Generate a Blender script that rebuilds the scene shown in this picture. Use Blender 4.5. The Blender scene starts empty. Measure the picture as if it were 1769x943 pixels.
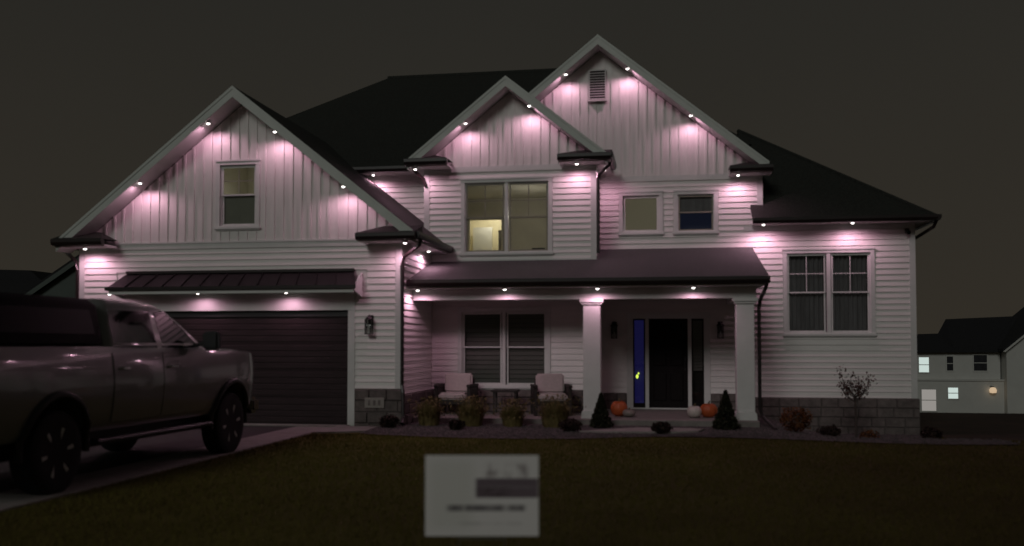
import bpy, bmesh, math, random
import numpy as np
from mathutils import Vector, Matrix
random.seed(7); rng = np.random.default_rng(7)
S = bpy.context.scene
COL = S.collection
R = math.radians

# ------------------------------------------------------------------ camera
F_PX, W_PX, H_PX = 1600.0, 1769.0, 943.0
cd = bpy.data.cameras.new('camera'); cam = bpy.data.objects.new('camera', cd); COL.objects.link(cam)
cam.location = (0, 0, 1.57)
cam.rotation_euler = (R(90 + 2.1), 0, R(9.2))
cd.sensor_fit = 'HORIZONTAL'; cd.sensor_width = 36.0
cd.lens = 36.0 * F_PX / W_PX
cd.shift_y = (596 - F_PX * math.tan(R(2.1)) - H_PX / 2) / W_PX
cd.clip_start = 0.05; cd.clip_end = 2000
cd.dof.use_dof = True; cd.dof.focus_distance = 250.0; cd.dof.aperture_fstop = 1.05   # far focus, wide night aperture
S.camera = cam

# ------------------------------------------------------------------ world: night cloud lit by the town
world = bpy.data.worlds.new('World'); S.world = world; world.use_nodes = True
nt = world.node_tree; nt.nodes.clear()
o = nt.nodes.new('ShaderNodeOutputWorld'); bg = nt.nodes.new('ShaderNodeBackground')
tc = nt.nodes.new('ShaderNodeTexCoord'); sp = nt.nodes.new('ShaderNodeSeparateXYZ')
rp = nt.nodes.new('ShaderNodeValToRGB'); nz = nt.nodes.new('ShaderNodeTexNoise'); mx = nt.nodes.new('ShaderNodeMix')
nz.inputs['Scale'].default_value = 1.3; nz.inputs['Detail'].default_value = 3
rp.color_ramp.elements[0].position = 0.0; rp.color_ramp.elements[0].color = (0.0300, 0.0255, 0.0190, 1)
rp.color_ramp.elements[1].position = 0.42; rp.color_ramp.elements[1].color = (0.0182, 0.0178, 0.0155, 1)
mx.data_type = 'RGBA'; mx.blend_type = 'MULTIPLY'; mx.inputs[0].default_value = 0.7
mp = nt.nodes.new('ShaderNodeMapRange'); mp.inputs[3].default_value = 0.75; mp.inputs[4].default_value = 1.3
cmb = nt.nodes.new('ShaderNodeCombineColor')
L = nt.links.new
L(tc.outputs['Generated'], sp.inputs[0]); L(sp.outputs['Z'], rp.inputs[0]); L(tc.outputs['Generated'], nz.inputs['Vector'])
L(nz.outputs['Fac'], mp.inputs[0])
for i in range(3): L(mp.outputs[0], cmb.inputs[i])
L(rp.outputs[0], mx.inputs[6]); L(cmb.outputs[0], mx.inputs[7]); L(mx.outputs[2], bg.inputs[0]); L(bg.outputs[0], o.inputs[0])
bg.inputs[1].default_value = 1.0

# ------------------------------------------------------------------ sun (night glow from the street side)
sd = bpy.data.lights.new('sun', 'SUN'); sun = bpy.data.objects.new('sun', sd); COL.objects.link(sun)
sd.energy = 0.36; sd.angle = R(17); sd.color = (0.98, 1.0, 0.94)
sun.rotation_euler = Vector((0.20, 0.90, -0.42)).to_track_quat('-Z', 'Y').to_euler()
sun.location = (-10, -20, 30)

S.view_settings.view_transform = 'Standard'; S.view_settings.look = 'None'
S.view_settings.exposure = 0; S.view_settings.gamma = 1; S.view_settings.use_curve_mapping = False
S.render.engine = 'CYCLES'
S.cycles.max_bounces = 5; S.cycles.transparent_max_bounces = 8
S.cycles.sample_clamp_indirect = 2.0
S.cycles.use_denoising = True

# ------------------------------------------------------------------ materials
def mat(name, col, rough=0.6, metal=0.0, var=0.0, scale=6.0, bump=0.0, bscale=40.0, spec=0.5, stretch=None, col2=None, coat=0.0):
    m = bpy.data.materials.new(name); m.use_nodes = True
    n = m.node_tree.nodes; l = m.node_tree.links.new; b = n['Principled BSDF']
    b.inputs['Base Color'].default_value = (*col, 1); b.inputs['Roughness'].default_value = rough
    b.inputs['Metallic'].default_value = metal; b.inputs['Specular IOR Level'].default_value = spec
    b.inputs['Coat Weight'].default_value = coat; b.inputs['Coat Roughness'].default_value = 0.05
    if var or bump:
        tc = n.new('ShaderNodeTexCoord'); src = tc.outputs['Object']
        if stretch:
            mpg = n.new('ShaderNodeMapping'); mpg.inputs['Scale'].default_value = stretch; l(src, mpg.inputs[0]); src = mpg.outputs[0]
    if var:
        t = n.new('ShaderNodeTexNoise'); t.inputs['Scale'].default_value = scale; t.inputs['Detail'].default_value = 6
        t.inputs['Roughness'].default_value = 0.65
        l(src, t.inputs['Vector']); r = n.new('ShaderNodeValToRGB')
        lo = tuple(c * (1 - var) for c in col); hi = col2 if col2 else tuple(c * (1 + var) for c in col)
        r.color_ramp.elements[0].position = 0.32; r.color_ramp.elements[1].position = 0.68
        r.color_ramp.elements[0].color = (*lo, 1); r.color_ramp.elements[1].color = (*hi, 1)
        l(t.outputs['Fac'], r.inputs[0]); l(r.outputs[0], b.inputs['Base Color'])
    if bump:
        t2 = n.new('ShaderNodeTexNoise'); t2.inputs['Scale'].default_value = bscale; t2.inputs['Detail'].default_value = 4
        l(src, t2.inputs['Vector']); bp = n.new('ShaderNodeBump'); bp.inputs['Strength'].default_value = bump
        bp.inputs['Distance'].default_value = 0.02; l(t2.outputs['Fac'], bp.inputs['Height']); l(bp.outputs[0], b.inputs['Normal'])
    return m
def emat(name, col, strength):
    m = bpy.data.materials.new(name); m.use_nodes = True
    b = m.node_tree.nodes['Principled BSDF']; b.inputs['Base Color'].default_value = (*[min(.6, c) * .25 for c in col], 1)
    b.inputs['Emission Color'].default_value = (*col, 1); b.inputs['Emission Strength'].default_value = strength
    return m
def glass_mat(name, tint=(0.88, 0.87, 0.85), refl=1.0):
    m = bpy.data.materials.new(name); m.use_nodes = True
    n = m.node_tree.nodes; l = m.node_tree.links.new; n.clear()
    o = n.new('ShaderNodeOutputMaterial'); mixs = n.new('ShaderNodeMixShader'); t = n.new('ShaderNodeBsdfTransparent')
    g = n.new('ShaderNodeBsdfGlossy'); fr = n.new('ShaderNodeFresnel'); fr.inputs[0].default_value = 1.5
    g.inputs['Roughness'].default_value = 0.03; t.inputs[0].default_value = (*tint, 1)
    mu = n.new('ShaderNodeMath'); mu.operation = 'MULTIPLY'; mu.inputs[1].default_value = refl
    l(fr.outputs[0], mu.inputs[0]); l(mu.outputs[0], mixs.inputs[0]); l(t.outputs[0], mixs.inputs[1]); l(g.outputs[0], mixs.inputs[2]); l(mixs.outputs[0], o.inputs[0])
    return m
M = {}
def dry_to_right(m, dry):
    n = m.node_tree.nodes; l = m.node_tree.links.new; b = n['Principled BSDF']; src = b.inputs['Base Color'].links[0].from_socket
    tc = n.new('ShaderNodeTexCoord'); sx = n.new('ShaderNodeSeparateXYZ'); t = n.new('ShaderNodeTexNoise'); t.inputs['Scale'].default_value = .45; t.inputs['Detail'].default_value = 4
    l(tc.outputs['Object'], sx.inputs[0]); l(tc.outputs['Object'], t.inputs['Vector'])
    a = n.new('ShaderNodeMath'); a.operation = 'MULTIPLY_ADD'; a.inputs[1].default_value = 7.0; l(t.outputs['Fac'], a.inputs[0]); l(sx.outputs['X'], a.inputs[2])
    r = n.new('ShaderNodeMapRange'); r.inputs[1].default_value = .5; r.inputs[2].default_value = 7.5; r.inputs[4].default_value = .85; l(a.outputs[0], r.inputs[0])
    q = n.new('ShaderNodeMix'); q.data_type = 'RGBA'; l(r.outputs[0], q.inputs[0]); l(src, q.inputs[6]); q.inputs[7].default_value = (*dry, 1); l(q.outputs[2], b.inputs['Base Color'])
M['siding'] = mat('white_vinyl_siding', (0.77, 0.745, 0.725), 0.5, var=0.06, scale=2.5, stretch=(0.6, 0.6, 3))
M['batten'] = mat('white_board_and_batten', (0.75, 0.725, 0.705), 0.5, var=0.06, scale=2.0, stretch=(3, 3, 0.5), bump=0.05, bscale=25)
M['trim'] = mat('white_trim', (0.66, 0.67, 0.65), 0.45, var=0.05, scale=3)
M['rake'] = mat('grey_white_rake_paint', (0.56, 0.59, 0.555), 0.5, var=0.05, scale=3)
M['sash2'] = mat('backlit_olive_sash', (0.24, 0.225, 0.18), 0.5)  # silhouette and room-light tone put into the sash colour
M['muntin'] = mat('backlit_dark_muntin', (0.20, 0.19, 0.17), 0.5)  # backlit darkness against the lit room put into the muntin colour
M['soffit'] = mat('white_soffit', (0.62, 0.61, 0.60), 0.5)
M['shingle'] = mat('dark_shingles', (0.020, 0.022, 0.018), 0.85, var=0.5, scale=14, bump=0.6, bscale=30, stretch=(2, 1, 1))
M['porchroof'] = mat('porch_shingles', (0.060, 0.062, 0.060), 0.85, var=0.25, scale=22, bump=0.35, bscale=60)
M['gutter'] = mat('dark_bronze_aluminium', (0.018, 0.012, 0.012), 0.35, var=0.2, scale=5)
M['awning'] = mat('dark_standing_seam_metal', (0.022, 0.018, 0.019), 0.6, metal=0.0, spec=0.2, var=0.12, scale=4)
M['stone'] = mat('grey_brown_stone', (0.135, 0.113, 0.106), 0.85, var=0.3, scale=9, bump=0.5, bscale=35)
M['stone2'] = mat('grey_stone_pale', (0.150, 0.128, 0.120), 0.85, var=0.3, scale=9, bump=0.5, bscale=35)
M['stone3'] = mat('grey_stone_dark', (0.122, 0.102, 0.096), 0.85, var=0.3, scale=9, bump=0.5, bscale=35)
M['mortar'] = mat('mortar', (0.115, 0.098, 0.092), 0.9, var=0.15, scale=20)
M['gdoor'] = mat('dark_brown_garage_door', (0.040, 0.028, 0.030), 0.6, spec=0.15, var=0.2, scale=5, stretch=(.4, 1, 3), bump=0.06, bscale=40)
M['door'] = mat('black_front_door', (0.009, 0.007, 0.007), 0.6, var=0.2, scale=6, spec=0.12)
M['concrete'] = mat('concrete', (0.30, 0.275, 0.26), 0.85, var=0.16, scale=5, bump=0.15, bscale=60)
M['porchfloor'] = mat('porch_concrete', (0.22, 0.20, 0.185), 0.8, var=0.18, scale=5, bump=0.15, bscale=60)
M['asphalt'] = mat('asphalt_drive', (0.055, 0.048, 0.048), 0.85, var=0.25, scale=8, bump=0.3, bscale=90)
M['mulch'] = mat('bed_gravel', (0.085, 0.068, 0.070), 0.9, var=0.45, scale=18, bump=0.8, bscale=40)
M['soil'] = mat('bare_soil', (0.048, 0.024, 0.016), 0.95, var=0.4, scale=1.5, bump=0.6, bscale=20)
M['lawn'] = mat('lawn', (0.120, 0.094, 0.022), 0.95, var=0.3, scale=.5, bump=0.4, bscale=50, col2=(0.125, 0.108, 0.026), spec=0.1)
M['grass'] = mat('grass_blades', (0.125, 0.102, 0.026), 0.9, var=0.3, scale=.6, spec=0.05, col2=(0.135, 0.118, 0.030))
dry_to_right(M['lawn'], (0.062, 0.042, 0.016)); dry_to_right(M['grass'], (0.068, 0.047, 0.018))
M['blackplastic'] = mat('black_plastic', (0.012, 0.012, 0.013), 0.45)
M['lantern'] = mat('black_lantern_metal', (0.012, 0.011, 0.011), 0.4, metal=0.4)
M['glass'] = glass_mat('window_glass')
M['lglass'] = glass_mat('lantern_glass', (0.75, 0.76, 0.74))
M['dark'] = mat('dark_room', (0.022, 0.022, 0.026), 0.9, var=0.3, scale=3)
M['blind'] = mat('dark_blind', (0.21, 0.205, 0.215), 0.8)
M['curtain'] = mat('grey_curtain', (0.26, 0.265, 0.30), 0.9, var=0.25, scale=3, stretch=(4, 1, .3))
M['vent'] = mat('vent_slats', (0.60, 0.57, 0.57), 0.5)
M['ventdark'] = mat('vent_gap', (0.06, 0.05, 0.05), 0.8)
M['lens'] = emat('lamp_lens', (1.0, 0.93, 0.88), 8.0)
M['roomwall'] = mat('cream_room_wall', (0.62, 0.60, 0.50), 0.8, var=0.06, scale=2)
M['roomceil'] = mat('cream_ceiling', (0.60, 0.58, 0.50), 0.8, var=0.06, scale=2)
M['hallwall'] = mat('hall_wall', (0.75, 0.70, 0.52), 0.8)
M['shade'] = mat('grey_green_shade', (0.30, 0.33, 0.29), 0.8, var=0.1, scale=3)
M['litblind'] = emat('lit_blind', (0.60, 0.55, 0.37), 0.13); M['litblind'].node_tree.nodes['Principled BSDF'].inputs['Base Color'].default_value = (.08, .075, .06, 1)
M['blueglow'] = emat('blue_lit_hall', (0.09, 0.09, 0.75), 0.055)
M['bluedim'] = emat('blue_dim_room', (0.10, 0.14, 0.32), 0.045)
M['bulb'] = emat('yellow_green_bulb', (0.75, 1.0, 0.12), 1.6)
M['cushion'] = mat('pale_cushion', (0.46, 0.40, 0.39), 0.9, var=0.08, scale=20, bump=0.1, bscale=80)
M['wicker'] = mat('dark_wicker', (0.020, 0.014, 0.012), 0.6, var=0.3, scale=30)
M['orange'] = mat('orange_pumpkin', (0.42, 0.085, 0.020), 0.5, var=0.2, scale=5)
M['whitepump'] = mat('white_pumpkin', (0.55, 0.50, 0.46), 0.5, var=0.1, scale=5)
M['greypump'] = mat('grey_pumpkin', (0.22, 0.19, 0.17), 0.5, var=0.15, scale=5)
M['pstem'] = mat('pumpkin_stem', (0.10, 0.075, 0.03), 0.8)
def leafmat(name, a, b, s=9):
    return mat(name, a, 0.7, var=0.3, scale=s, col2=b, spec=0.2)
M['straw'] = leafmat('straw_grass', (0.13, 0.10, 0.038), (0.24, 0.185, 0.075))
M['evergreen'] = leafmat('evergreen', (0.022, 0.024, 0.012), (0.040, 0.042, 0.022))
M['darkshrub'] = leafmat('dark_shrub', (0.028, 0.016, 0.014), (0.05, 0.030, 0.022))
M['rust'] = leafmat('rust_mum', (0.12, 0.045, 0.018), (0.20, 0.075, 0.03))
M['redleaf'] = leafmat('dark_red_leaf', (0.10, 0.048, 0.044), (0.14, 0.07, 0.06))
M['bark'] = mat('bark', (0.07, 0.05, 0.045), 0.9, var=0.3, scale=20, bump=0.4, bscale=40)
M['nwall'] = mat('neighbour_siding', (0.52, 0.52, 0.49), 0.6, var=0.05, scale=1)
M['nwall2'] = mat('neighbour_green_siding', (0.075, 0.095, 0.085), 0.7, var=0.1, scale=1)
M['nroof'] = mat('neighbour_shingles', (0.012, 0.012, 0.014), 0.9, var=0.3, scale=6)
M['litcool'] = emat('cool_lit_window', (0.72, 0.85, 0.80), 0.75)
M['litdim'] = emat('dim_lit_door', (0.62, 0.58, 0.54), 0.42)
M['litwarm'] = emat('warm_porch_lamp', (1.0, 0.72, 0.46), 0.55)
M['paint'] = mat('dark_grey_metallic_paint', (0.205, 0.207, 0.205), 0.30, metal=0.35, coat=1.0)
M['chrome'] = mat('chrome', (0.55, 0.55, 0.55), 0.12, metal=1.0)
M['carglass'] = mat('tinted_car_glass', (0.006, 0.006, 0.007), 0.04, spec=0.4)
M['capglass'] = mat('black_cap_glass', (0.002, 0.002, 0.0025), 0.25, spec=0.12)
M['tyre'] = mat('tyre_rubber', (0.010, 0.010, 0.010), 0.85)
M['rim'] = mat('alloy_rim', (0.60, 0.59, 0.58), 0.5, metal=0.1)
M['cap'] = mat('black_cap_shell', (0.0025, 0.0025, 0.003), 0.6, spec=0.1)
M['wire'] = mat('galvanised_wire', (0.25, 0.25, 0.25), 0.4, metal=0.9)
M['plaque'] = mat('pale_plaque', (0.29, 0.27, 0.245), 0.8, var=0.1, scale=15)

# ------------------------------------------------------------------ mesh helpers
class MB:
    def __init__(s): s.v = []; s.f = []
    def add(s, vs, fs):
        k = len(s.v); s.v += [tuple(p) for p in vs]; s.f += [tuple(i + k for i in f) for f in fs]; return s
    def box(s, x0, x1, y0, y1, z0, z1):
        return s.add([(x0,y0,z0),(x1,y0,z0),(x1,y1,z0),(x0,y1,z0),(x0,y0,z1),(x1,y0,z1),(x1,y1,z1),(x0,y1,z1)],
              [(0,3,2,1),(4,5,6,7),(0,1,5,4),(1,2,6,5),(2,3,7,6),(3,0,4,7)])
    def prism(s, poly, y0, y1):            # polygon in XZ, extruded in Y
        n = len(poly)
        vs = [(x, y0, z) for x, z in poly] + [(x, y1, z) for x, z in poly]
        return s.add(vs, [tuple(range(n)), tuple(range(2*n-1, n-1, -1))] + [(i, i+n, (i+1) % n + n, (i+1) % n) for i in range(n)])
    def prismx(s, poly, x0, x1):           # polygon in YZ, extruded in X
        n = len(poly)
        vs = [(x0, y, z) for y, z in poly] + [(x1, y, z) for y, z in poly]
        return s.add(vs, [tuple(range(n)), tuple(range(2*n-1, n-1, -1))] + [(i, i+n, (i+1) % n + n, (i+1) % n) for i in range(n)])
    def slab(s, top, t):                   # 3D polygon with vertical thickness
        n = len(top)
        vs = list(top) + [(x, y, z - t) for x, y, z in top]
        return s.add(vs, [tuple(range(n)), tuple(range(2*n-1, n-1, -1))] + [(i, i+n, (i+1) % n + n, (i+1) % n) for i in range(n)])
    def tube(s, pts, rad, n=8, cap=True):
        pts = [Vector(p) for p in pts]; rads = rad if hasattr(rad, '__len__') else [rad] * len(pts)
        k0 = len(s.v); ref = None
        for i, p in enumerate(pts):
            a = pts[max(i-1, 0)]; b = pts[min(i+1, len(pts)-1)]; d = (b - a).normalized()
            u = d.cross(Vector((0, 0, 1)) if abs(d.z) < .95 else Vector((0, 1, 0))).normalized()
            if ref is not None and u.dot(ref) < 0: u = -u
            ref = u; w = d.cross(u)
            for j in range(n):
                t = 2 * math.pi * (j + .5) / n
                s.v.append(tuple(p + (u * math.cos(t) + w * math.sin(t)) * rads[i]))
        for i in range(len(pts) - 1):
            for j in range(n):
                a = k0 + i*n + j; b = k0 + i*n + (j+1) % n; s.f.append((a, b, b+n, a+n))
        if cap:
            s.f.append(tuple(k0 + j for j in range(n))); s.f.append(tuple(k0 + (len(pts)-1)*n + j for j in range(n-1, -1, -1)))
        return s
    def lathe(s, prof, n=24, axis='z', at=(0,0,0), squash=None):
        k0 = len(s.v)
        for r, h in prof:
            for j in range(n):
                t = 2*math.pi*j/n; a, b = r*math.cos(t), r*math.sin(t)
                if squash: a, b = a*squash(t), b*squash(t)
                p = (a, b, h) if axis == 'z' else (h, a, b)
                s.v.append(tuple(p[i] + at[i] for i in range(3)))
        for i in range(len(prof)-1):
            for j in range(n):
                a = k0+i*n+j; b = k0+i*n+(j+1) % n; s.f.append((a, b, b+n, a+n))
        s.f.append(tuple(k0+j for j in range(n-1, -1, -1))); s.f.append(tuple(k0+(len(prof)-1)*n+j for j in range(n)))
        return s
    def mesh(s, name, m, off=(0,0,0), smooth=False, bevel=0.0, seg=1):
        me = bpy.data.meshes.new(name)
        me.from_pydata([(x-off[0], y-off[1], z-off[2]) for x, y, z in s.v], [], s.f); me.materials.append(m)
        bm = bmesh.new(); bm.from_mesh(me)
        bmesh.ops.recalc_face_normals(bm, faces=bm.faces)
        if bevel: bmesh.ops.bevel(bm, geom=list(bm.edges), offset=bevel, segments=seg, affect='EDGES', clamp_overlap=True)
        bm.to_mesh(me); bm.free()
        if smooth:
            me.polygons.foreach_set('use_smooth', [True] * len(me.polygons))
            try: me.set_sharp_from_angle(angle=R(40))
            except Exception: pass
        return me
    def build(s, name, m, parent=None, smooth=False, bevel=0.0, seg=1, local=False):
        off = (0,0,0) if (local or parent is None) else root_loc(parent)
        ob = bpy.data.objects.new(name, s.mesh(name, m, off, smooth, bevel, seg)); COL.objects.link(ob)
        if parent is not None: ob.parent = parent
        return ob
def root_loc(o):
    while o.parent is not None: o = o.parent
    return o.location
def tag(o, label=None, cat=None, group=None, kind=None):
    if label: o['label'] = label
    if cat: o['category'] = cat
    if group: o['group'] = group
    if kind: o['kind'] = kind
    return o
def thing(name, loc, label, cat, group=None, rz=0):
    o = bpy.data.objects.new(name, None); COL.objects.link(o); o.location = loc; o.rotation_euler = (0, 0, rz)
    o.empty_display_size = .2
    return tag(o, label, cat, group)
def copy_tree(o, parent=None):
    c = o.copy(); COL.objects.link(c)
    if parent is not None: c.parent = parent
    for ch in list(o.children): copy_tree(ch, c)
    return c
def sst(a, b, x):
    t = np.clip((x - a) / (b - a), 0, 1); return t*t*(3-2*t)

# ------------------------------------------------------------------ ground
def gz(x, y):
    x = np.asarray(x, float); y = np.asarray(y, float)
    z = -0.36 * sst(1.7, 3.6, x) * sst(15.8, 19.5, y)
    z = z - 4.3 * np.clip((y - 28) / 55, 0, 1) * 1.0
    z = z - 0.25 * sst(25, 29, y) * 0
    return z
def ground_sheet(name, m, xs, ys, dz, kind='structure'):
    X, Y = np.meshgrid(xs, ys); Z = gz(X, Y) + dz
    nx, ny = len(xs), len(ys)
    vs = np.stack([X.ravel(), Y.ravel(), Z.ravel()], 1).tolist()
    fs = [(j*nx+i, j*nx+i+1, (j+1)*nx+i+1, (j+1)*nx+i) for j in range(ny-1) for i in range(nx-1)]
    b = MB(); b.v = [tuple(v) for v in vs]; b.f = fs
    o = b.build(name, m, smooth=True); return tag(o, kind=kind)
xs = sorted(set([-700,-300,-150,-80,-50,-30,-20] + list(np.arange(-14, 14.1, .5)) + [18,25,40,60,90,150,300,700]))
ys = sorted(set([-60,-20,-5] + list(np.arange(0, 30.1, .5)) + [35,42,55,70,83,95,130,200,400,900]))
ground_sheet('lawn_ground', M['lawn'], xs, ys, -0.004)
ground_sheet('driveway', M['asphalt'], [-11.4, -10.5, -8.9, -6.9], [1.5, 6, 12, 17.2], 0.006)
ground_sheet('bare_soil_yard', M['soil'], [5.75, 7, 9, 12, 16, 24], [18.4, 20, 22, 24, 26, 28, 30, 40, 60], 0.012)
b = MB()
for k in range(10):   # jointed concrete edging slabs beside the drive
    y0 = 3.2 + k*1.37; b = MB(); b.box(-6.895, -6.15, y0, y0+1.355, -.06, .022)
    tag(b.build('edging_slab', M['concrete'], bevel=.006), kind='structure')
b = MB(); b.box(-11.0, -5.98, 17.02, 17.26, -.05, .030); tag(b.build('garage_apron', M['concrete'], bevel=.006), kind='structure')
def flat_poly(name, m, pts, t, dz=.0):
    b = MB(); b.slab([(x, y, float(gz(x, y)) + dz) for x, y in pts], t); return tag(b.build(name, m), kind='structure')
flat_poly('path_landing', M['concrete'], [(-6.145,15.75),(-5.6,15.95),(-5.3,16.2),(-5.28,16.95),(-5.5,17.05),(-6.145,17.0)], .08, .026)
flat_poly('front_path', M['concrete'], [(-1.45,16.42),(-.8,16.36),(.2,16.52),(.62,16.75),(.75,17.15),(.55,17.30),(-.5,17.28),(-.85,16.95)], .08, .055)
bx = np.arange(-5.3, 5.9, .35)
def front_edge(x): return 15.55 + .25*math.sin(x*.9+1) + .55*float(sst(-5.0,-6.0,x)) - .1*float(sst(2,4,x)) + .3*float(sst(-1.5,0,x))
vsb = []; fsb = []
for i, x in enumerate(bx):
    for k in range(9):
        y = front_edge(x) + (21.05 - front_edge(x)) * k / 8
        vsb.append((x, y, float(gz(x, y)) + .012 + .02*(0 < k < 8)))
for i in range(len(bx)-1):
    for k in range(8): fsb.append((i*9+k, (i+1)*9+k, (i+1)*9+k+1, i*9+k+1))
b = MB(); b.add(vsb, fsb); tag(b.build('planting_bed', M['mulch'], smooth=True), kind='structure')
# loose bed gravel
N = 5200; b = MB()
gx = rng.uniform(-5.2, 5.6, N); gyf = rng.uniform(0, 1, N)
for i in range(N):
    x = gx[i]; fe = front_edge(x); y = fe + .05 + gyf[i] * ((17.8 if x < 1.8 else 20.9) - fe - .05)
    if -1.5 < x < .8 and 16.3 < y < 17.35: continue
    z = float(gz(x, y)) + .03; s = rng.uniform(.012, .035); a = rng.uniform(0, 6.3)
    c, sn = math.cos(a)*s, math.sin(a)*s
    b.add([(x+c,y+sn,z),(x-sn,y+c,z),(x-c,y-sn,z),(x+sn,y-c,z),(x,y,z+s*.8)], [(0,1,4),(1,2,4),(2,3,4),(3,0,4)])
tag(b.build('bed_gravel', M['mulch']), 'loose purple grey gravel in the planting bed along the house', 'gravel', kind='stuff')
# grass
def grass_patch(N, x0, x1, y0, y1, h, w):
    x = rng.uniform(x0, x1, N); y = y0 + (y1-y0) * rng.uniform(0, 1, N)**1.15
    keep = np.array([not (xx > 5.75 and yy > 18.3) and (yy < front_edge(xx) + rng.uniform(-.03, .04) if -5.3 < xx < 5.6 else (yy < 15.7 if xx < 0 else True)) for xx, yy in zip(x, y)])
    x = x[keep]; y = y[keep]; n = len(x); a = rng.uniform(0, 2*np.pi, n); hh = h*rng.uniform(.5, 1.25, n); ww = w*(.6+y/12)
    z = gz(x, y); dx, dy = np.cos(a)*ww, np.sin(a)*ww; lx = rng.normal(0, .5, n)*hh; ly = rng.normal(0, .5, n)*hh
    V = np.stack([np.stack([x-dx, y-dy, z-.004], 1), np.stack([x+dx, y+dy, z-.004], 1), np.stack([x+lx, y+ly, z+hh], 1)], 1).reshape(-1, 3)
    return V
V = np.concatenate([grass_patch(110000, -6.12, 4.5, 3.2, 15.9, .035, .004), grass_patch(40000, 4.5, 14, 9, 27, .04, .006)])
me = bpy.data.meshes.new('lawn_grass'); n = len(V)//3
me.vertices.add(len(V)); me.vertices.foreach_set('co', V.astype(np.float32).ravel())
me.loops.add(len(V)); me.loops.foreach_set('vertex_index', np.arange(len(V), dtype=np.int32))
me.polygons.add(n); me.polygons.foreach_set('loop_start', np.arange(0, len(V), 3, dtype=np.int32)); me.polygons.foreach_set('loop_total', np.full(n, 3, dtype=np.int32))
me.update(calc_edges=True); me.materials.append(M['grass'])
go = bpy.data.objects.new('lawn_grass', me); COL.objects.link(go); tag(go, 'short dark olive lawn grass between the drive and the house', 'grass', kind='stuff')

# ------------------------------------------------------------------ the house
H = thing('house', (-3.2, 21.0, 0.0), 'two storey white house with three lit gables and a front porch', 'house')
YG, YD, YM = 17.3, 19.7, 21.0          # front wall planes: garage, dormer and porch wall, main
XGL, XGR = -11.76, -4.98
XDL, XDR = -5.12, -1.39
XUR, XWR = 2.19, 5.36
GS = 0.795; GX, GZ = -8.25, 6.60       # garage gable ridge
DS = 0.80; DX, DZ = -3.25, 7.26        # middle gable
BS = 0.805; BX, BZ = -1.38, 8.48       # tall gable
def rects_minus(x0, x1, z0, z1, ops):
    cuts = sorted({x0, x1} | {c for o in ops for c in o[:2] if x0 < c < x1}); out = []
    for a, c in zip(cuts[:-1], cuts[1:]):
        mid = (a+c)/2; free = [(z0, z1)]
        for o in ops:
            if o[0] < mid < o[1]:
                nf = []
                for p, q in free:
                    if o[3] <= p or o[2] >= q: nf.append((p, q)); continue
                    if o[2] > p: nf.append((p, o[2]))
                    if o[3] < q: nf.append((o[3], q))
                free = nf
        out += [(a, c, p, q) for p, q in free if q-p > 1e-4]
    return out
EXP = 0.127
def siding(wall, fr, u0, u1, z0, z1, ops=(), joined=False, zbase=None):
    zb = z0 if zbase is None else zbase
    n = int(math.ceil((z1 - zb) / EXP)); alljoin = MB()
    for k in range(n):
        a, c = zb + k*EXP, min(zb + (k+1)*EXP, z1)
        rs = sorted(rects_minus(u0, u1, a, c, ops))
        runs = []
        for r in rs:
            if runs and abs(runs[-1][-1][1] - r[0]) < 1e-6: runs[-1].append(r)
            elif runs and abs(runs[-1][-1][0] - r[0]) < 1e-6: runs[-1].append(r)
            else: runs.append([r])
        for run in runs:
            b = alljoin if joined else MB()
            for (p, q, s0, s1) in run:
                d0 = .0245 - .0225*(s0-a)/EXP; d1 = .0245 - .0225*(s1-a)/EXP
                vs = [fr(p,d0,s0), fr(q,d0,s0), fr(q,d1,s1), fr(p,d1,s1), fr(p,-.004,s0), fr(q,-.004,s0), fr(q,-.004,s1), fr(p,-.004,s1)]
                b.add(vs, [(0,1,2,3),(0,4,5,1),(3,2,6,7),(0,3,7,4),(1,5,6,2)])
            if not joined: b.build('siding_board', M['siding'], wall)
    if joined: alljoin.build('siding_boards', M['siding'], wall)['kind'] = 'stuff'
front = lambda Y: (lambda u, d, z: (u, Y-d, z))
rightside = lambda X: (lambda u, d, z: (X+d, u, z))
leftside = lambda X: (lambda u, d, z: (X-d, u, z))
def wallbox(rects, Y, t=.1):
    b = MB()
    for x0, x1, z0, z1 in rects: b.box(x0, x1, Y, Y+t, z0, z1)
    return b.build('wall', M['siding'], H)
def slope(cx, cz, s): return lambda x: cz - s*abs(x-cx)
stones = [M['stone'], M['stone'], M['stone2'], M['stone3']]
def stonework(fr, u0, u1, z0, z1, seed, rows=4):
    rr = random.Random(seed); b = MB()
    c8 = [fr(u,d,z) for d in (.045, -.05) for u, z in ((u0,z0),(u1,z0),(u1,z1),(u0,z1))]
    b.add(c8, [(0,1,2,3),(4,7,6,5),(0,4,5,1),(1,5,6,2),(2,6,7,3),(3,7,4,0)])
    base = b.build('foundation_wall', M['mortar'], H)
    h = (z1-z0)/rows
    for r in range(rows):
        u = u0 - (rr.uniform(0, .25) if r % 2 else 0)
        while u < u1 - .02:
            w = rr.uniform(.28, .48); a = max(u, u0)+.006; c = min(u+w, u1)-.006
            if u1 - c < .10: c = u1-.006; w = c - u + .02
            u += w
            if c-a < .03: continue
            d = .075 + rr.uniform(-.008, .012); p, q = z0+r*h+.006, z0+(r+1)*h-.006; e = .012
            vs = [fr(a+e,d,p+e), fr(c-e,d,p+e), fr(c-e,d,q-e), fr(a+e,d,q-e), fr(a,.046,p), fr(c,.046,p), fr(c,.046,q), fr(a,.046,q)]
            bb = MB(); bb.add(vs, [(0,1,2,3),(0,4,5,1),(1,5,6,2),(2,6,7,3),(3,7,4,0)])
            bb.build('foundation_stone', rr.choice(stones), base)

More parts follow.
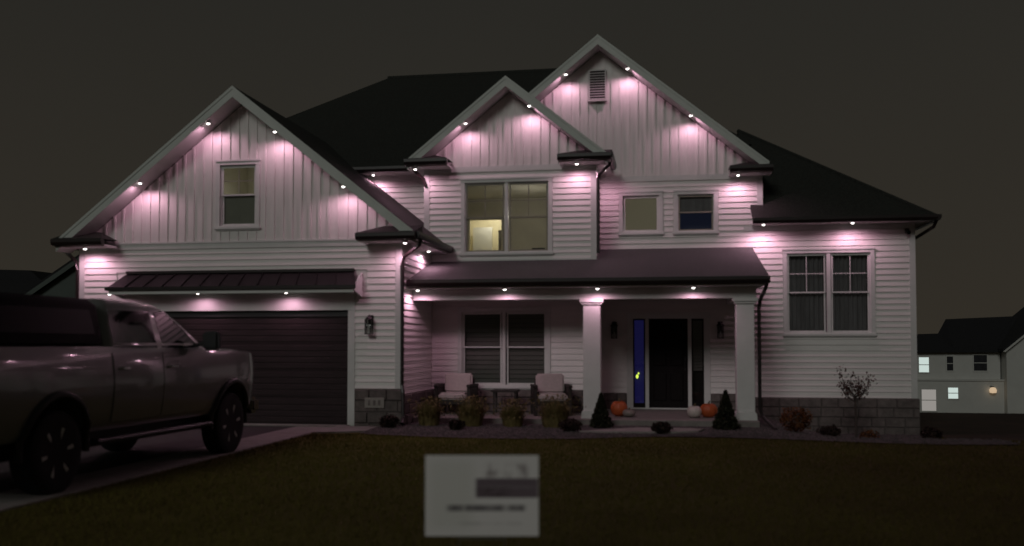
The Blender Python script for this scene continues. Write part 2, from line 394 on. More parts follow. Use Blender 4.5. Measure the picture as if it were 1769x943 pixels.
# window openings (x0, x1, z0, z1)
W_G  = (-8.72, -7.96, 3.94, 5.17)
W_D  = (-4.23, -2.39, 3.58, 5.10)
W_P  = (-4.29, -2.44, .70, 2.29)
W_S1 = (-.86, -.05, 4.11, 4.94)
W_S2 = (.36, 1.16, 4.11, 4.94)
W_W  = (2.71, 4.46, 1.83, 3.58)
O_E  = (-.68, .95, .14, 2.19)          # entry
O_GD = (-10.80, -6.03, -.2, 2.25)      # garage door
# walls
w = wallbox(rects_minus(XGL, XGR, -.2, 3.66, [O_GD]), YG)
siding(w, front(YG), XGL+.1, XGR-.10, .73, 3.50, [(O_GD[0]-.14, O_GD[1]+.14, -.2, 2.62), (-10.95, -5.65, 2.60, 3.04)])
b = MB(); b.box(XGL-.024, XGL+.1, YG-.026, YG-.001, .73, 3.50); b.build('corner_board', M['trim'], H)
b = MB(); b.box(XGR-.10, XGR+.026, YG-.027, YG-.001, .73, 3.50); b.build('corner_board', M['trim'], H)
b = MB(); b.box(XGR-.1, XGR, YG+.1, 20.99, -.2, 3.64); ws = b.build('wall', M['siding'], H)
siding(ws, rightside(XGR), YG+.08, YD-.002, .62, 3.56)
b = MB(); b.box(XGR+.001, XGR+.024, YG-.001, YG+.08, .73, 3.50); b.build('corner_board', M['trim'], H)
b = MB(); b.box(XGL, XGL+.1, YG+.1, 26, -.2, 3.64); ws = b.build('wall', M['siding'], H)
siding(ws, leftside(XGL), YG, 25.9, .62, 3.56, joined=True)
b = MB(); b.box(XGL-.024, XGR+.026, YG-.034, YG-.001, 3.50, 3.64); b.build('band_board', M['trim'], H)
b = MB(); b.box(XGL-.024, XGR+.026, YG-.05, YG-.034, 3.61, 3.645); b.build('band_board', M['trim'], H)
# porch wall and middle gable wall (one plane)
w = wallbox(rects_minus(XDL, XDR, -.1, 5.5, [W_P, W_D]), YD)
PB = (W_P[0]-.09, W_P[1]+.09, W_P[2]-.1, W_P[3]+.1)
siding(w, front(YD), XGR+.03, XDR-.1, .62, 2.62, [PB])
DB = (W_D[0]-.09, W_D[1]+.09, W_D[2]-.1, W_D[3]+.1)
siding(w, front(YD), XDL+.1, XDR-.1, 3.42, 5.34, [DB])
for z0, z1 in ((.62, 2.62), (3.36, 5.34)):
    b = MB(); b.box(XDR-.1, XDR+.025, YD-.027, YD-.001, z0, z1); b.build('corner_board', M['trim'], H)
b = MB(); b.box(XDL-.024, XDL+.1, YD-.027, YD-.001, 3.5, 5.34); b.build('corner_board', M['trim'], H)
b = MB(); b.box(XDL+.1, XDR-.1, YD-.024, YD-.001, 3.30, 3.42); b.build('skirt_board', M['trim'], H)
b = MB(); b.box(XDL-.024, XDR+.026, YD-.034, YD-.001, 5.34, 5.46); b.build('band_board', M['trim'], H)
b = MB(); b.box(XDR-.1, XDR, YD+.1, YM, -.1, 5.5); ws = b.build('wall', M['siding'], H)
siding(ws, rightside(XDR), YD+.06, YM, 3.36, 5.46, joined=True); siding(ws, rightside(XDR), YD+.06, YM, .5, 2.6, joined=True)
b = MB(); b.box(XDR+.001, XDR+.024, YD-.001, YD+.06, 3.36, 5.34); b.build('corner_board', M['trim'], H)
b = MB(); b.box(XDL, XDL+.1, YD+.1, YM, 3.4, 5.5); ws = b.build('wall', M['siding'], H)
siding(ws, leftside(XDL), YD, YM, 3.6, 5.46, joined=True)
# main wall patch, entry wall and right walls
w = wallbox(rects_minus(-7.6, XDL, 4.0, 5.62, []), YM)
siding(w, front(YM), -7.5, XDL-.02, 4.53, 5.56)
w = wallbox(rects_minus(XDR, XUR, -.1, 5.5, [O_E, W_S1, W_S2]), YM)
siding(w, front(YM), XDR+.03, 1.75, .50, 2.62, [(O_E[0]-.1, O_E[1]+.1, .1, 2.3)])
SB = [(o[0]-.1, o[1]+.1, o[2]-.1, o[3]+.1) for o in (W_S1, W_S2)]
siding(w, front(YM), XDR+.03, XUR-.10, 3.60, 5.26, SB)
b = MB(); b.box(XUR-.10, XUR+.025, YM-.027, YM-.001, 4.36, 5.26); b.build('corner_board', M['trim'], H)
b = MB(); b.box(XDR, XUR+.026, YM-.034, YM-.001, 5.26, 5.38); b.build('band_board', M['trim'], H)
w = wallbox(rects_minus(XUR, XWR, -.6, 4.3, [W_W]), YM)
WB = (W_W[0]-.09, W_W[1]+.09, W_W[2]-.1, W_W[3]+.1)
siding(w, front(YM), 1.79, XWR-.10, .43, 4.20, [WB, (1.7, XUR-.1, 3.6, 5)])
b = MB(); b.box(XWR-.10, XWR+.025, YM-.027, YM-.001, .43, 4.20); b.build('corner_board', M['trim'], H)
b = MB(); b.box(XWR-.1, XWR, YM+.1, 30, -.6, 4.3); ws = b.build('wall', M['siding'], H)
siding(ws, rightside(XWR), YM, 30, .43, 4.2, joined=True)
b = MB(); b.box(XUR-.1, XUR, YM+.1, 29, 4.2, 5.6); b.build('wall', M['siding'], H)
b = MB(); b.box(XGL, XWR, 30, 30.1, -.6, 5.6); b.build('wall', M['siding'], H)
# gables in board and batten
def gable(cx, cz, s, Y, xl, xr, zb, ops, off, gap=.20, spacing=.19):
    sl = slope(cx, cz-gap, s); pts = [(xl, zb), (xr, zb), (xr, sl(xr)), (cx, sl(cx)), (xl, sl(xl))]
    b = MB()
    cuts = sorted({xl, xr, cx} | {c for o in ops for c in o[:2]})
    for a, c in zip(cuts[:-1], cuts[1:]):
        mid = (a+c)/2; o = [q for q in ops if q[0] < mid < q[1]]
        if o:
            o = o[0]; b.prism([(a, zb), (c, zb), (c, o[2]), (a, o[2])], Y-.012, Y+.08)
            b.prism([(a, o[3]), (c, o[3]), (c, sl(c)), (a, sl(a))], Y-.012, Y+.08)
        else: b.prism([(a, zb), (c, zb), (c, sl(c)), (a, sl(a))], Y-.012, Y+.08)
    g = b.build('gable_wall', M['batten'], H)
    x = cx + off - spacing*math.ceil((cx-xl)/spacing)
    while x < xr - .03:
        if x > xl + .02:
            hw = .024; top = min(sl(x-hw), sl(x+hw)); segs = [(zb+.001, top)]
            for o in ops:
                if o[0]-.10 < x < o[1]+.10: segs = [(zb+.001, o[2]-.10), (o[3]+.10, top)]
            for p, q in segs:
                if q-p > .04:
                    bb = MB(); bb.prism([(x-hw, p), (x+hw, p), (x+hw*.7, p), (x-hw*.7, p)][:2] + [(x+hw, q), (x-hw, q)], Y-.034, Y-.0125)
                    bb.build('batten', M['batten'], g)
        x += spacing
    return g
gable(GX, GZ, GS, YG, XGL, XGR, 3.645, [W_G], .095)
gable(DX, DZ, DS, YD, XDL, XDR, 5.46, [], .095)
VENT = (-1.62, -1.22, 7.14, 7.84)
gable(BX, BZ, BS, YM, -5.0, XUR, 5.38, [], .095)
# attic vent
b = MB(); x0, x1, z0, z1 = VENT
b.box(x0+.02, x1-.02, YM-.06, YM-.041, z0+.02, z1-.02); v = b.build('gable_vent', M['ventdark'], H)
b = MB(); b.box(x0, x0+.03, YM-.10, YM-.04, z0, z1); b.box(x1-.03, x1, YM-.10, YM-.04, z0, z1); b.box(x0+.03, x1-.03, YM-.10, YM-.04, z1-.03, z1); b.box(x0-.02, x1+.02, YM-.125, YM-.04, z0-.035, z0)
b.build('frame', M['vent'], v)
for k in range(11):
    z = z0+.02+k*.059; bb = MB(); bb.prismx([(YM-.098, z), (YM-.092, z-.006), (YM-.062, z+.016), (YM-.068, z+.024)], x0+.031, x1-.031); bb.build('slat', M['vent'], v)

# ---- roofs
def roof(name, top, t, m='shingle'): b = MB(); b.slab(top, t); return b.build(name, M[m], H)
def rz_g(x): return GZ - GS*abs(x-GX)
def gable_roof(cx, cz, s, xl, xr, yf, left_back, right_back):
    zl, zr = cz - s*(cx-xl), cz - s*(xr-cx)
    out = []
    roof('roof', [(cx, yf+.001, cz+.03), (xl, yf+.001, zl+.03)] + [(x, y, cz - s*abs(x-cx)+.03) for x, y in left_back], .04)
    roof('roof', [(xr, yf+.001, zr+.03), (cx, yf+.001, cz+.03)] + [(x, y, cz - s*abs(x-cx)+.03) for x, y in right_back], .04)
    return zl, zr
gable_roof(GX, GZ, GS, -12.00, -4.58, 16.79, [(-12.00, 22), (GX, 22.2)], [(GX, 22.2), (-7.05, YM+.02), (XDL, YM+.02), (XDL-.001, YD), (-4.58, YD)])
gable_roof(DX, DZ, DS, -5.42, -1.08, 19.19, [(-5.42, 20.9), (DX, 23.1)], [(DX, 23.1), (-1.08, 21.1)])
gable_roof(BX, BZ, BS, -5.09, 2.33, 20.49, [(-5.0, 20.75), (BX, 25.0)], [(BX, 25.0), (BX, 27), (2.33, 27)])
# rake boards and rake soffits
def rakes(cx, cz, s, xl, xr, yf, yw, h=.19):
    for sx, xe in ((-1, xl), (1, xr)):
        ze = cz - s*abs(xe-cx)
        b = MB(); b.prism([(cx, cz), (xe, ze), (xe, ze-h), (cx, cz-h)], yf, yf+.03); b.build('rake_board', M['rake'], H)
        b = MB(); b.prism([(cx, cz+.028), (xe, ze+.028), (xe, ze-.035), (cx, cz-.035)], yf-.014, yf-.0005); b.build('rake_trim', M['rake'], H)
        b = MB(); b.prism([(cx, cz-h+.02), (xe, ze-h+.02), (xe, ze-h), (cx, cz-h)], yf+.031, yw-.013); b.build('rake_soffit', M['soffit'], H)
rakes(GX, GZ, GS, -11.98, -4.60, 16.80, YG)
rakes(DX, DZ, DS, -5.40, -1.10, 19.20, YD)
rakes(BX, BZ, BS, -5.05, 2.31, 20.50, YM)
# main hip roof
E0, ER = 5.75, 9.40
EY = E0 + .52*(ER-E0)/5.4
roof('roof', [(-12.3,20.45,E0-.10), (-5.14,20.45,E0-.10), (-5.14,21.12,EY), (2.0,21.12,EY), (-1.5,26,ER), (-7.9,26,ER)], .05)
roof('roof', [(-12.3,20.6,E0), (-7.9,26,ER), (-12.3,31.4,E0)], .05)
roof('roof', [(2.0,21.12,EY), (2.25,31.4,E0), (-1.5,26,ER)], .05)
roof('roof', [(-12.3,31.4,E0), (-7.9,26,ER), (-1.5,26,ER), (2.25,31.4,E0)], .05)
b = MB(); b.box(-7.5, XDL-.3, 20.47, YM-.001, 5.56, 5.60); b.build('soffit', M['soffit'], H)
b = MB(); b.tube([(-7.9, 26, ER+.0), (-1.5, 26, ER+.0)], .06, 6); b.build('ridge_cap', M['shingle'], H)
# wing roof
WE, WS = 4.38, .75
roof('roof', [(1.95,20.45,WE-.11), (5.66,20.45,WE-.11), (1.95,24.16,WE-.11+3.71*WS), (1.95,21.01,WE+.31*WS)], .05)
roof('roof', [(5.66,20.45,WE-.11), (5.66,31,WE-.11), (1.95,31,WE-.11+3.71*WS), (1.95,24.16,WE-.11+3.71*WS)], .05)
b = MB(); b.box(1.97, 5.64, 20.47, YM-.02, 4.20, 4.23); b.box(XWR+.02, 5.64, YM-.02, 30, 4.20, 4.23); b.build('soffit', M['soffit'], H)
b = MB(); b.box(1.79, XWR+.02, YM-.028, YM-.02, 4.09, 4.20); b.build('frieze_board', M['trim'], H)
b = MB(); b.tube([(5.66, 20.45, WE-.11), (1.95, 24.16, WE-.11+3.71*WS)], .05, 6); b.build('hip_cap', M['shingle'], H)
# gutters
def gutter(pts, prof=((0,0),(.09,0),(.12,.06),(.12,.12),(0,.12)), axis='x', at=None):
    b = MB()
    (x0, y0, z0), (x1, y1, z1) = pts
    if axis == 'x': b.prismx([(y0-p, z0+q) for p, q in prof], x0, x1)
    else: b.prism([(x0+p, z0+q) for p, q in prof], y0, y1)
    return b.build('gutter', M['gutter'], H)
gutter([(-7.7,20.46,5.545),(XDL-.05,20.46,5.545)])
gutter([(1.94,20.46,4.175),(5.68,20.46,4.175)])
gutter([(5.64,20.36,4.175),(5.64,30,4.175)], axis='y')
gutter([(-4.60,16.81,3.585),(-4.60,YD-.02,3.585)], axis='y')
gutter([(-1.10,19.21,5.47),(-1.10,20.62,5.47)], axis='y')
# side eave soffits
b = MB(); b.box(XGR+.02, -4.60, 16.99, YD-.03, 3.555, 3.58); b.build('soffit', M['soffit'], H)
b = MB(); b.box(XDR+.026, -1.10, 19.39, 20.96, 5.44, 5.465); b.build('soffit', M['soffit'], H)
b = MB(); b.box(-5.40, XDL-.026, 19.39, 20.96, 5.44, 5.465); b.build('soffit', M['soffit'], H)
b = MB(); b.box(-12.0, XGL-.02, 16.99, 22, 3.555, 3.58); b.build('soffit', M['soffit'], H)
gutter([(-12.02,16.81,3.54),(-12.02,22,3.585)], axis='y')
# eave returns: small hipped roofs at the gable feet
def eave_return(xo, xi, yf, yw, zs, rise):
    s = 1 if xi > xo else -1; d = yw - yf
    r = MB(); zt = zs + .13
    r.add([(xo, yf-.1, zt), (xi, yf-.1, zt), (xi-s*d*.75, yw-.042, zt+rise), (xo, yw-.042, zt+rise), (xi, yw-.042, zt), (xo, yw-.042, zt)],
          [(0,1,2,3), (1,4,2), (0,3,5), (0,5,4,1), (2,4,5,3)])
    rr_ = r.build('eave_return', M['shingle'], H)
    g = MB(); g.prismx([(yf, zs), (yf-.09, zs), (yf-.12, zs+.06), (yf-.12, zs+.125), (yf, zs+.125)], min(xo, xi), max(xo, xi)); g.build('gutter', M['gutter'], rr_)
    q = MB(); q.box(min(xo, xi)+.01, max(xo, xi)-.01, yf, yw-.052, zs-.02, zs+.02); q.build('soffit', M['soffit'], rr_)
eave_return(-12.02, -10.92, 16.80, YG, 3.555, .19)
eave_return(-4.54, -5.70, 16.80, YG, 3.555, .19)
eave_return(-5.44, -4.50, 19.20, YD, 5.43, .17)
eave_return(-1.02, -2.14, 19.20, YD, 5.43, .17)
eave_return(2.38, 1.47, 20.50, YM, 5.325, .16)
# ---- garage door, awning
gd = MB().box(-10.78, -6.05, YG+.13, YG+.16, 0, 2.245).build('garage_door', M['gdoor'], H)
sh = 2.12/4
for k in range(4):
    b = MB(); z0 = .02+k*sh; b.box(-10.77, -6.055, YG+.085, YG+.128, z0, z0+sh-.008)
    for j in range(4):   # shallow ribs pressed into the section
        c0 = z0+.03+j*(sh-.06)/4; c1 = c0+(sh-.06)/4-.022
        b.prismx([(YG+.0845, c0), (YG+.077, c0+.008), (YG+.077, c1-.008), (YG+.0845, c1)], -10.74, -6.085)
    b.build('door_section', M['gdoor'], gd)
b = MB(); b.box(-10.77, -6.055, YG+.05, YG+.12, 2.13, 2.25); b.build('header_shadow_strip', M['blackplastic'], gd)  # added dark strip for the shadow under the door header
for a, c in ((-10.94, -10.80), (-6.03, -5.89)):
    b = MB(); b.box(a, c, YG-.03, YG+.16, 0.01, 2.40); b.build('garage_door_jamb', M['trim'], H)
b = MB(); b.box(-10.94, -5.89, YG-.035, YG-.001, 2.252, 2.59); b.build('garage_door_header', M['trim'], H)
# awning
aw = MB().slab([(-10.84,16.76,2.69),(-5.72,16.76,2.69),(-5.92,YG-.02,3.00),(-10.72,YG-.02,3.00)], .05).build('garage_awning', M['awning'], H)
nP = 13
for k in range(nP):
    def ax(t, top): return (-10.84 + t*5.12) if not top else (-10.72 + t*4.80)
    t0, t1 = k/nP, (k+1)/nP
    b = MB(); b.slab([(ax(t0,0)+.006,16.77,2.703),(ax(t1,0)-.006,16.77,2.703),(ax(t1,1)-.006,YG-.03,3.013),(ax(t0,1)+.006,YG-.03,3.013)], .012)
    s0, s1 = ax(t1,0), ax(t1,1)
    b.slab([(s0-.012,16.77,2.733),(s0+.004,16.77,2.733),(s1+.004,YG-.03,3.043),(s1-.012,YG-.03,3.043)], .04)
    b.build('metal_panel', M['awning'], aw)
b = MB(); b.box(-10.86, -5.70, 16.735, 16.758, 2.645, 2.71); b.build('drip_edge', M['gutter'], aw)
b = MB(); b.prism([(-10.70,3.005),(-5.9,3.005),(-5.9,3.06),(-10.70,3.06)], YG-.10, YG-.036); b.build('head_flashing', M['gutter'], aw)
b = MB(); b.box(-10.80, -5.76, 16.79, 16.82, 2.57, 2.64); b.box(-10.80,-10.77,16.82,YG-.04,2.60,2.64); b.build('awning_fascia', M['trim'], aw)
b = MB(); b.box(-10.76, -5.76, 16.82, YG-.04, 2.615, 2.64); b.build('awning_soffit', M['soffit'], aw)
b = MB(); b.prismx([(16.80,2.61),(YG-.036,2.50),(YG-.036,2.98),(16.80,2.66)], -5.78, -5.74); b.build('awning_bracket', M['trim'], aw)
b = MB(); b.prismx([(16.80,2.61),(YG-.036,2.50),(YG-.036,2.98),(16.80,2.66)], -10.82, -10.78); b.build('awning_bracket', M['trim'], aw)

# ---- foundation stone
stonework(front(YG), -5.88, XGR+.07, -.15, .72, 1, 4)
stonework(front(YG), XGL, -10.95, -.15, .72, 2, 4)
stonework(rightside(XGR), YG-.0, YD-.06, -.15, .61, 3, 4)
stonework(front(YD), XGR+.08, XDR+.02, .14, .61, 4, 3)
stonework(front(YM), XDR+.08, O_E[0]-.11, .14, .49, 5, 2)
stonework(front(YM), O_E[1]+.11, 1.75, .14, .49, 6, 2)
stonework(front(YM), 1.79, XWR+.06, -.60, .42, 7, 5)
b = MB(); b.box(-5.66, -5.27, YG-.105, YG-.08, .36, .56); pl = b.build('address_plaque', M['plaque'], H, bevel=.006)
b = MB()
for k, (w_, h_) in enumerate(((.04,.10),(.05,.10),(.045,.10))): b.box(-5.59+k*.10, -5.59+k*.10+w_, YG-.110, YG-.1055, .41, .41+h_)
b.build('worn_mark', M['stone2'], pl)

# ---- windows
def window(op, Y, units, muntin_up=None, muntin_low=None, split=.5, fill=None, casing=.085, sill=True, sash_mat='trim', mmat='trim'):
    x0, x1, z0, z1 = op; c = casing
    b = MB()
    b.box(x0-c, x1+c, Y-.045, Y-.0005, z1, z1+c); b.box(x0-c, x1+c, Y-.045, Y-.0005, z0-c, z0)
    b.box(x0-c, x0, Y-.043, Y-.0005, z0, z1); b.box(x1, x1+c, Y-.043, Y-.0005, z0, z1)
    for (a, q) in zip(units[:-1], units[1:]): b.box(a[1], q[0], Y-.03, Y+.06, z0, z1)
    for (a, q, p, r) in ((x0, x0+.02, z0, z1), (x1-.02, x1, z0, z1)): b.box(a, q, Y+.0, Y+.09, p, r)
    b.box(x0+.02, x1-.02, Y+.0, Y+.09, z1-.02, z1); b.box(x0+.02, x1-.02, Y+.0, Y+.09, z0, z0+.02)
    w = b.build('window', M['trim'], H)
    if sill: MB().box(x0-c-.03, x1+c+.03, Y-.075, Y-.0455, z0-.06, z0-.015).build('sill', M['trim'], w)
    MB().box(x0-c-.02, x1+c+.02, Y-.062, Y-.0455, z1+c-.02, z1+c+.015).build('drip_cap', M['trim'], w)
    zm = z0 + (z1-z0)*split
    for (a, q) in units:
        a += .022; q -= .022; f = .032
        for (p, r, yy) in ((zm, z1-.022, Y+.012), (z0+.022, zm+.03, Y+.045)) if split else ((z0+.022, z1-.022, Y+.02),):
            b = MB(); b.box(a, q, yy, yy+.03, r-f, r); b.box(a, q, yy, yy+.03, p, p+f); b.box(a, a+f, yy, yy+.03, p+f, r-f); b.box(q-f, q, yy, yy+.03, p+f, r-f)
            b.build('sash', M[sash_mat], w)
            MB().box(a+f, q-f, yy+.012, yy+.018, p+f, r-f).build('pane', M['glass'], w)
        if muntin_up:
            nv, nh = muntin_up; b = MB(); p, r = zm+f, z1-.022-f
            for k in range(1, nv+1): xx = a+f+(q-a-2*f)*k/(nv+1); b.box(xx-.008, xx+.008, Y+.020, Y+.0235, p, r)
            for k in range(1, nh+1): zz = p+(r-p)*k/(nh+1); b.box(a+f, q-f, Y+.0195, Y+.0232, zz-.008, zz+.008)
            b.build('muntins', M[mmat], w)
    return w
def room(w, op, Y, depth, mwall, mceil=None, extra=.3, name='room_interior'):
    x0, x1, z0, z1 = op; b = MB(); a, c, p, q = x0-extra, x1+extra, z0-extra, z1+extra; y0, y1 = Y+.105, Y+depth
    b.add([(a,y0,p),(c,y0,p),(c,y1,p),(a,y1,p),(a,y0,q),(c,y0,q),(c,y1,q),(a,y1,q)], [(0,1,2,3),(1,5,6,2),(2,6,7,3),(3,7,4,0),(4,7,6,5)])
    # front ring round the opening
    for r in rects_minus(a, c, p, q, [op]): b.box(r[0], r[1], Y+.101, Y+.105, r[2], r[3])
    return b.build(name, M[mwall], w)
def slats(w, x0, x1, z0, z1, y, step, m):
    b = MB(); z = z0
    while z < z1:
        b.prismx([(y, z), (y+.004, z-.004), (y+.03, z+step*.86), (y+.026, z+step*.90)], x0, x1); z += step
    b.build('blind', M[m], w)
# garage gable window: upper sash shows the lit loft, lower sash a grey shade
w = window(W_G, YG, [(W_G[0], W_G[1])], (1, 1), split=.5, mmat='muntin')
room(w, W_G, YG, 2.2, 'roomwall', extra=.45)
MB().box(W_G[0]+.02, W_G[1]-.02, YG+.085, YG+.098, W_G[2]+.02, W_G[2]+.63).build('shade', M['shade'], w)
b = MB(); b.prism([(-8.1, 4.2), (-7.52, 4.2), (-7.52, 5.6), (-7.75, 5.6)], YG+1.2, YG+2.1); b.build('sloped_ceiling', M['roomceil'], w)
def point(name, loc, e, col, rad=.08):
    d = bpy.data.lights.new(name, 'POINT'); d.energy = e; d.color = col; d.shadow_soft_size = rad
    o = bpy.data.objects.new(name, d); COL.objects.link(o); o.parent = H; o.location = Vector(loc) - H.location
point('loft_lamp', (-8.6, YG+1.0, 4.35), 5.0, (1.0, .96, .84))
# middle gable window with a lit hall seen through the room
mid = (W_D[0]+W_D[1])/2
w = window(W_D, YD, [(W_D[0], mid-.035), (mid+.035, W_D[1])], (1, 1), split=.49, mmat='muntin', sash_mat='sash2')
RX0, RX1, RZ0, RZ1, RY = -4.78, -1.75, 3.36, 5.22, YD+2.9
b = MB(); y0 = YD+.105
b.add([(RX0,y0,RZ0),(RX1,y0,RZ0),(RX1,RY,RZ0),(RX0,RY,RZ0),(RX0,y0,RZ1),(RX1,y0,RZ1),(RX1,RY,RZ1),(RX0,RY,RZ1)], [(0,1,2,3),(1,5,6,2),(3,7,4,0),(4,7,6,5)])
HALL = (-4.73, -3.93, RZ0, 4.69)
for r in rects_minus(RX0, RX1, RZ0, RZ1, [HALL]): b.box(r[0], r[1], RY, RY+.05, r[2], r[3])
for r in rects_minus(RX0, RX1, RZ0, RZ1, [W_D]): b.box(r[0], r[1], YD+.101, YD+.105, r[2], r[3])
b.build('room_interior', M['roomceil'], w)
b = MB(); a0, a1 = HALL[0]-.5, HALL[1]+.3
b.add([(a0,RY+.05,RZ0),(a1,RY+.05,RZ0),(a1,RY+1.2,RZ0),(a0,RY+1.2,RZ0),(a0,RY+.05,5.1),(a1,RY+.05,5.1),(a1,RY+1.2,5.1),(a0,RY+1.2,5.1)], [(0,1,2,3),(1,5,6,2),(2,6,7,3),(3,7,4,0),(4,7,6,5)])
b.build('hall_interior', M['hallwall'], w)
MB().box(HALL[1]-.12, HALL[1]+.1, RY+.25, RY+.29, RZ0, 4.46).build('hall_door', M['blind'], w)
MB().box(HALL[0]-.1, HALL[0]+.40, RY+.9, RY+.94, RZ0, 4.62).build('hall_door', M['trim'], w)
point('hall_lamp', ((HALL[0]+HALL[1])/2+.1, RY+.55, 4.9), 16.0, (1.0, .95, .80), .05)
point('room_lamp', (-3.0, YD+1.5, 4.6), 6.2, (1.0, .95, .84), .15)
MB().box(-2.77, -2.50, YD+.10, YD+.25, 3.62, 3.67).build('object_on_sill', M['blackplastic'], w)
# porch twin window with dark blinds
pu = [(W_P[0], -3.40), (-3.33, W_P[1])]
w = window(W_P, YD, pu, split=.51)
room(w, W_P, YD, .55, 'dark', extra=.05)
for u in pu: slats(w, u[0]+.03, u[1]-.03, W_P[2]+.05, W_P[3]-.05, YD+.10, .10, 'blind')
# small upper windows
w = window(W_S1, YM, [(W_S1[0], W_S1[1])], split=0); room(w, W_S1, YM, .4, 'dark', extra=.05)
MB().box(W_S1[0]+.02, W_S1[1]-.02, YM+.075, YM+.085, W_S1[2]+.02, W_S1[3]-.02).build('blind', M['litblind'], w)
w = window(W_S2, YM, [(W_S2[0], W_S2[1])], split=.5, sash_mat='sash2'); room(w, W_S2, YM, .6, 'bluedim', extra=.05)
MB().box(W_S2[0]+.02, W_S2[1]-.02, YM+.085, YM+.095, W_S2[2]+.43, W_S2[3]-.02).build('shade', M['curtain'], w)
# wing twin window
wu = [(W_W[0], 3.55), (3.63, W_W[1])]
w = window(W_W, YM, wu, (1, 1), split=.5); room(w, W_W, YM, .9, 'dark', extra=.05)
b = MB()
for u in wu:
    pts = []; n = 40
    for k in range(n+1):
        x = u[0]+.03+(u[1]-u[0]-.06)*k/n; b.v.append((x, YM+.16+.03*math.sin(k*1.3), W_W[2]+.0)); b.v.append((x, YM+.16+.03*math.sin(k*1.3), W_W[3]-.02))
    k0 = len(b.v)-2*(n+1)
    b.f += [(k0+2*k, k0+2*k+2, k0+2*k+3, k0+2*k+1) for k in range(n)]
b.build('curtain', M['curtain'], w)

# ---- entry
x0, x1, z0, z1 = O_E
b = MB(); b.box(x0-.1, x1+.1, YM-.045, YM-.0005, z1, z1+.11)
b.box(x0-.1, x0, YM-.043, YM-.0005, z0, z1); b.box(x1, x1+.1, YM-.043, YM-.0005, z0, z1)
b.box(x0, x0+.035, YM-.02, YM+.09, z0, z1); b.box(x1-.035, x1, YM-.02, YM+.09, z0, z1)
b.box(x0+.035, x1-.035, YM-.02, YM+.09, z1-.03, z1)
b.box(-.375, -.295, YM-.02, YM+.09, z0+.03, z1-.03); b.box(.565, .645, YM-.02, YM+.09, z0+.03, z1-.03)
b.box(x0+.035, x1-.035, YM-.03, YM+.09, z0, z0+.03)
en = b.build('entry_frame', M['trim'], H)
for a, c, m_ in ((x0+.035, -.375, 'blueglow'), (.645, x1-.035, 'dark')):
    MB().box(a+.03, c-.03, YM+.03, YM+.036, z0+.13, z1-.06).build('sidelight_pane', M['glass'], en)
    b = MB(); b.box(a, a+.03, YM+.01, YM+.06, z0+.03, z1-.03); b.box(c-.03, c, YM+.01, YM+.06, z0+.03, z1-.03); b.box(a+.03, c-.03, YM+.01, YM+.06, z0+.03, z0+.13); b.box(a+.03, c-.03, YM+.01, YM+.06, z1-.06, z1-.03)
    b.build('sidelight_frame', M['door'], en)
    MB().box(a, c, YM+.20, YM+.23, z0, z1).build('sidelight_hall', M[m_], en)
b = MB(); b.lathe([(.001,-.05),(.022,-.03),(.03,0),(.022,.03),(.001,.05)], 10, at=(-.56, YM+.15, .86)); b.lathe([(.001,-.03),(.02,0),(.001,.03)], 8, at=(-.53, YM+.15, .93)); b.build('hall_bulb', M['bulb'], en, smooth=True)
slats(en, .66, .90, 1.0, 2.1, YM+.1, .07, 'blind')
b = MB(); b.box(-.295, .565, YM+.02, YM+.065, z0+.03, z1-.03); dr = b.build('front_door', M['door'], H)
for (a, c, p, q) in ((-.20, .10, .32, .95), (.17, .47, .32, .95), (-.20, .10, 1.1, 2.02), (.17, .47, 1.1, 2.02)):
    e = .03; b = MB(); y = YM+.0195
    b.add([(a,y,p),(c,y,p),(c,y,q),(a,y,q),(a+e,y-.014,p+e),(c-e,y-.014,p+e),(c-e,y-.014,q-e),(a+e,y-.014,q-e)], [(4,5,6,7),(0,1,5,4),(1,2,6,5),(2,3,7,6),(3,0,4,7)])
    b.build('door_panel', M['door'], dr)
b = MB(); b.tube([(.51, YM+.015, 1.25), (.51, YM-.03, 1.25), (.51, YM-.035, 1.05), (.51, YM+.015, 1.05)], .011, 6); b.box(.49, .53, YM+.008, YM+.0195, 1.0, 1.32); b.build('handle', M['lantern'], dr)
# ---- porch
b = MB(); b.box(XGR+.08, 1.80, 17.92, YM-.08, -.1, .14); pf = b.build('porch_floor', M['porchfloor'], H, bevel=.01)
roof('porch_roof', [(-4.955,17.70,2.86),(1.97,17.70,2.86),(1.97,YM-.03,3.735),(XDR+.03,YM-.03,3.735),(XDR+.03,YD-.03,3.391),(-4.955,YD-.03,3.391)], .05, 'porchroof')
b = MB(); b.prismx([(17.66,2.845),(17.66,2.72),(YM-.04,2.72),(YM-.04,3.67)], 1.90, 1.945); b.build('porch_end_panel', M['trim'], H)
gutter([(-4.95,17.70,2.725),(1.98,17.70,2.725)])
b = MB(); b.box(-4.95, 1.90, 17.71, 18.09, 2.685, 2.715); b.build('porch_soffit', M['soffit'], H)
b = MB(); b.box(-4.95, 1.77, 18.10, 18.42, 2.47, 2.69); b.build('porch_beam', M['trim'], H)
b = MB(); b.box(1.42, 1.76, 18.42, YM-.04, 2.472, 2.69); b.build('porch_beam', M['trim'], H)
b = MB(); b.box(-4.95, 1.42, 18.42, YM-.03, 2.60, 2.63); b.build('porch_ceiling', M['soffit'], H)
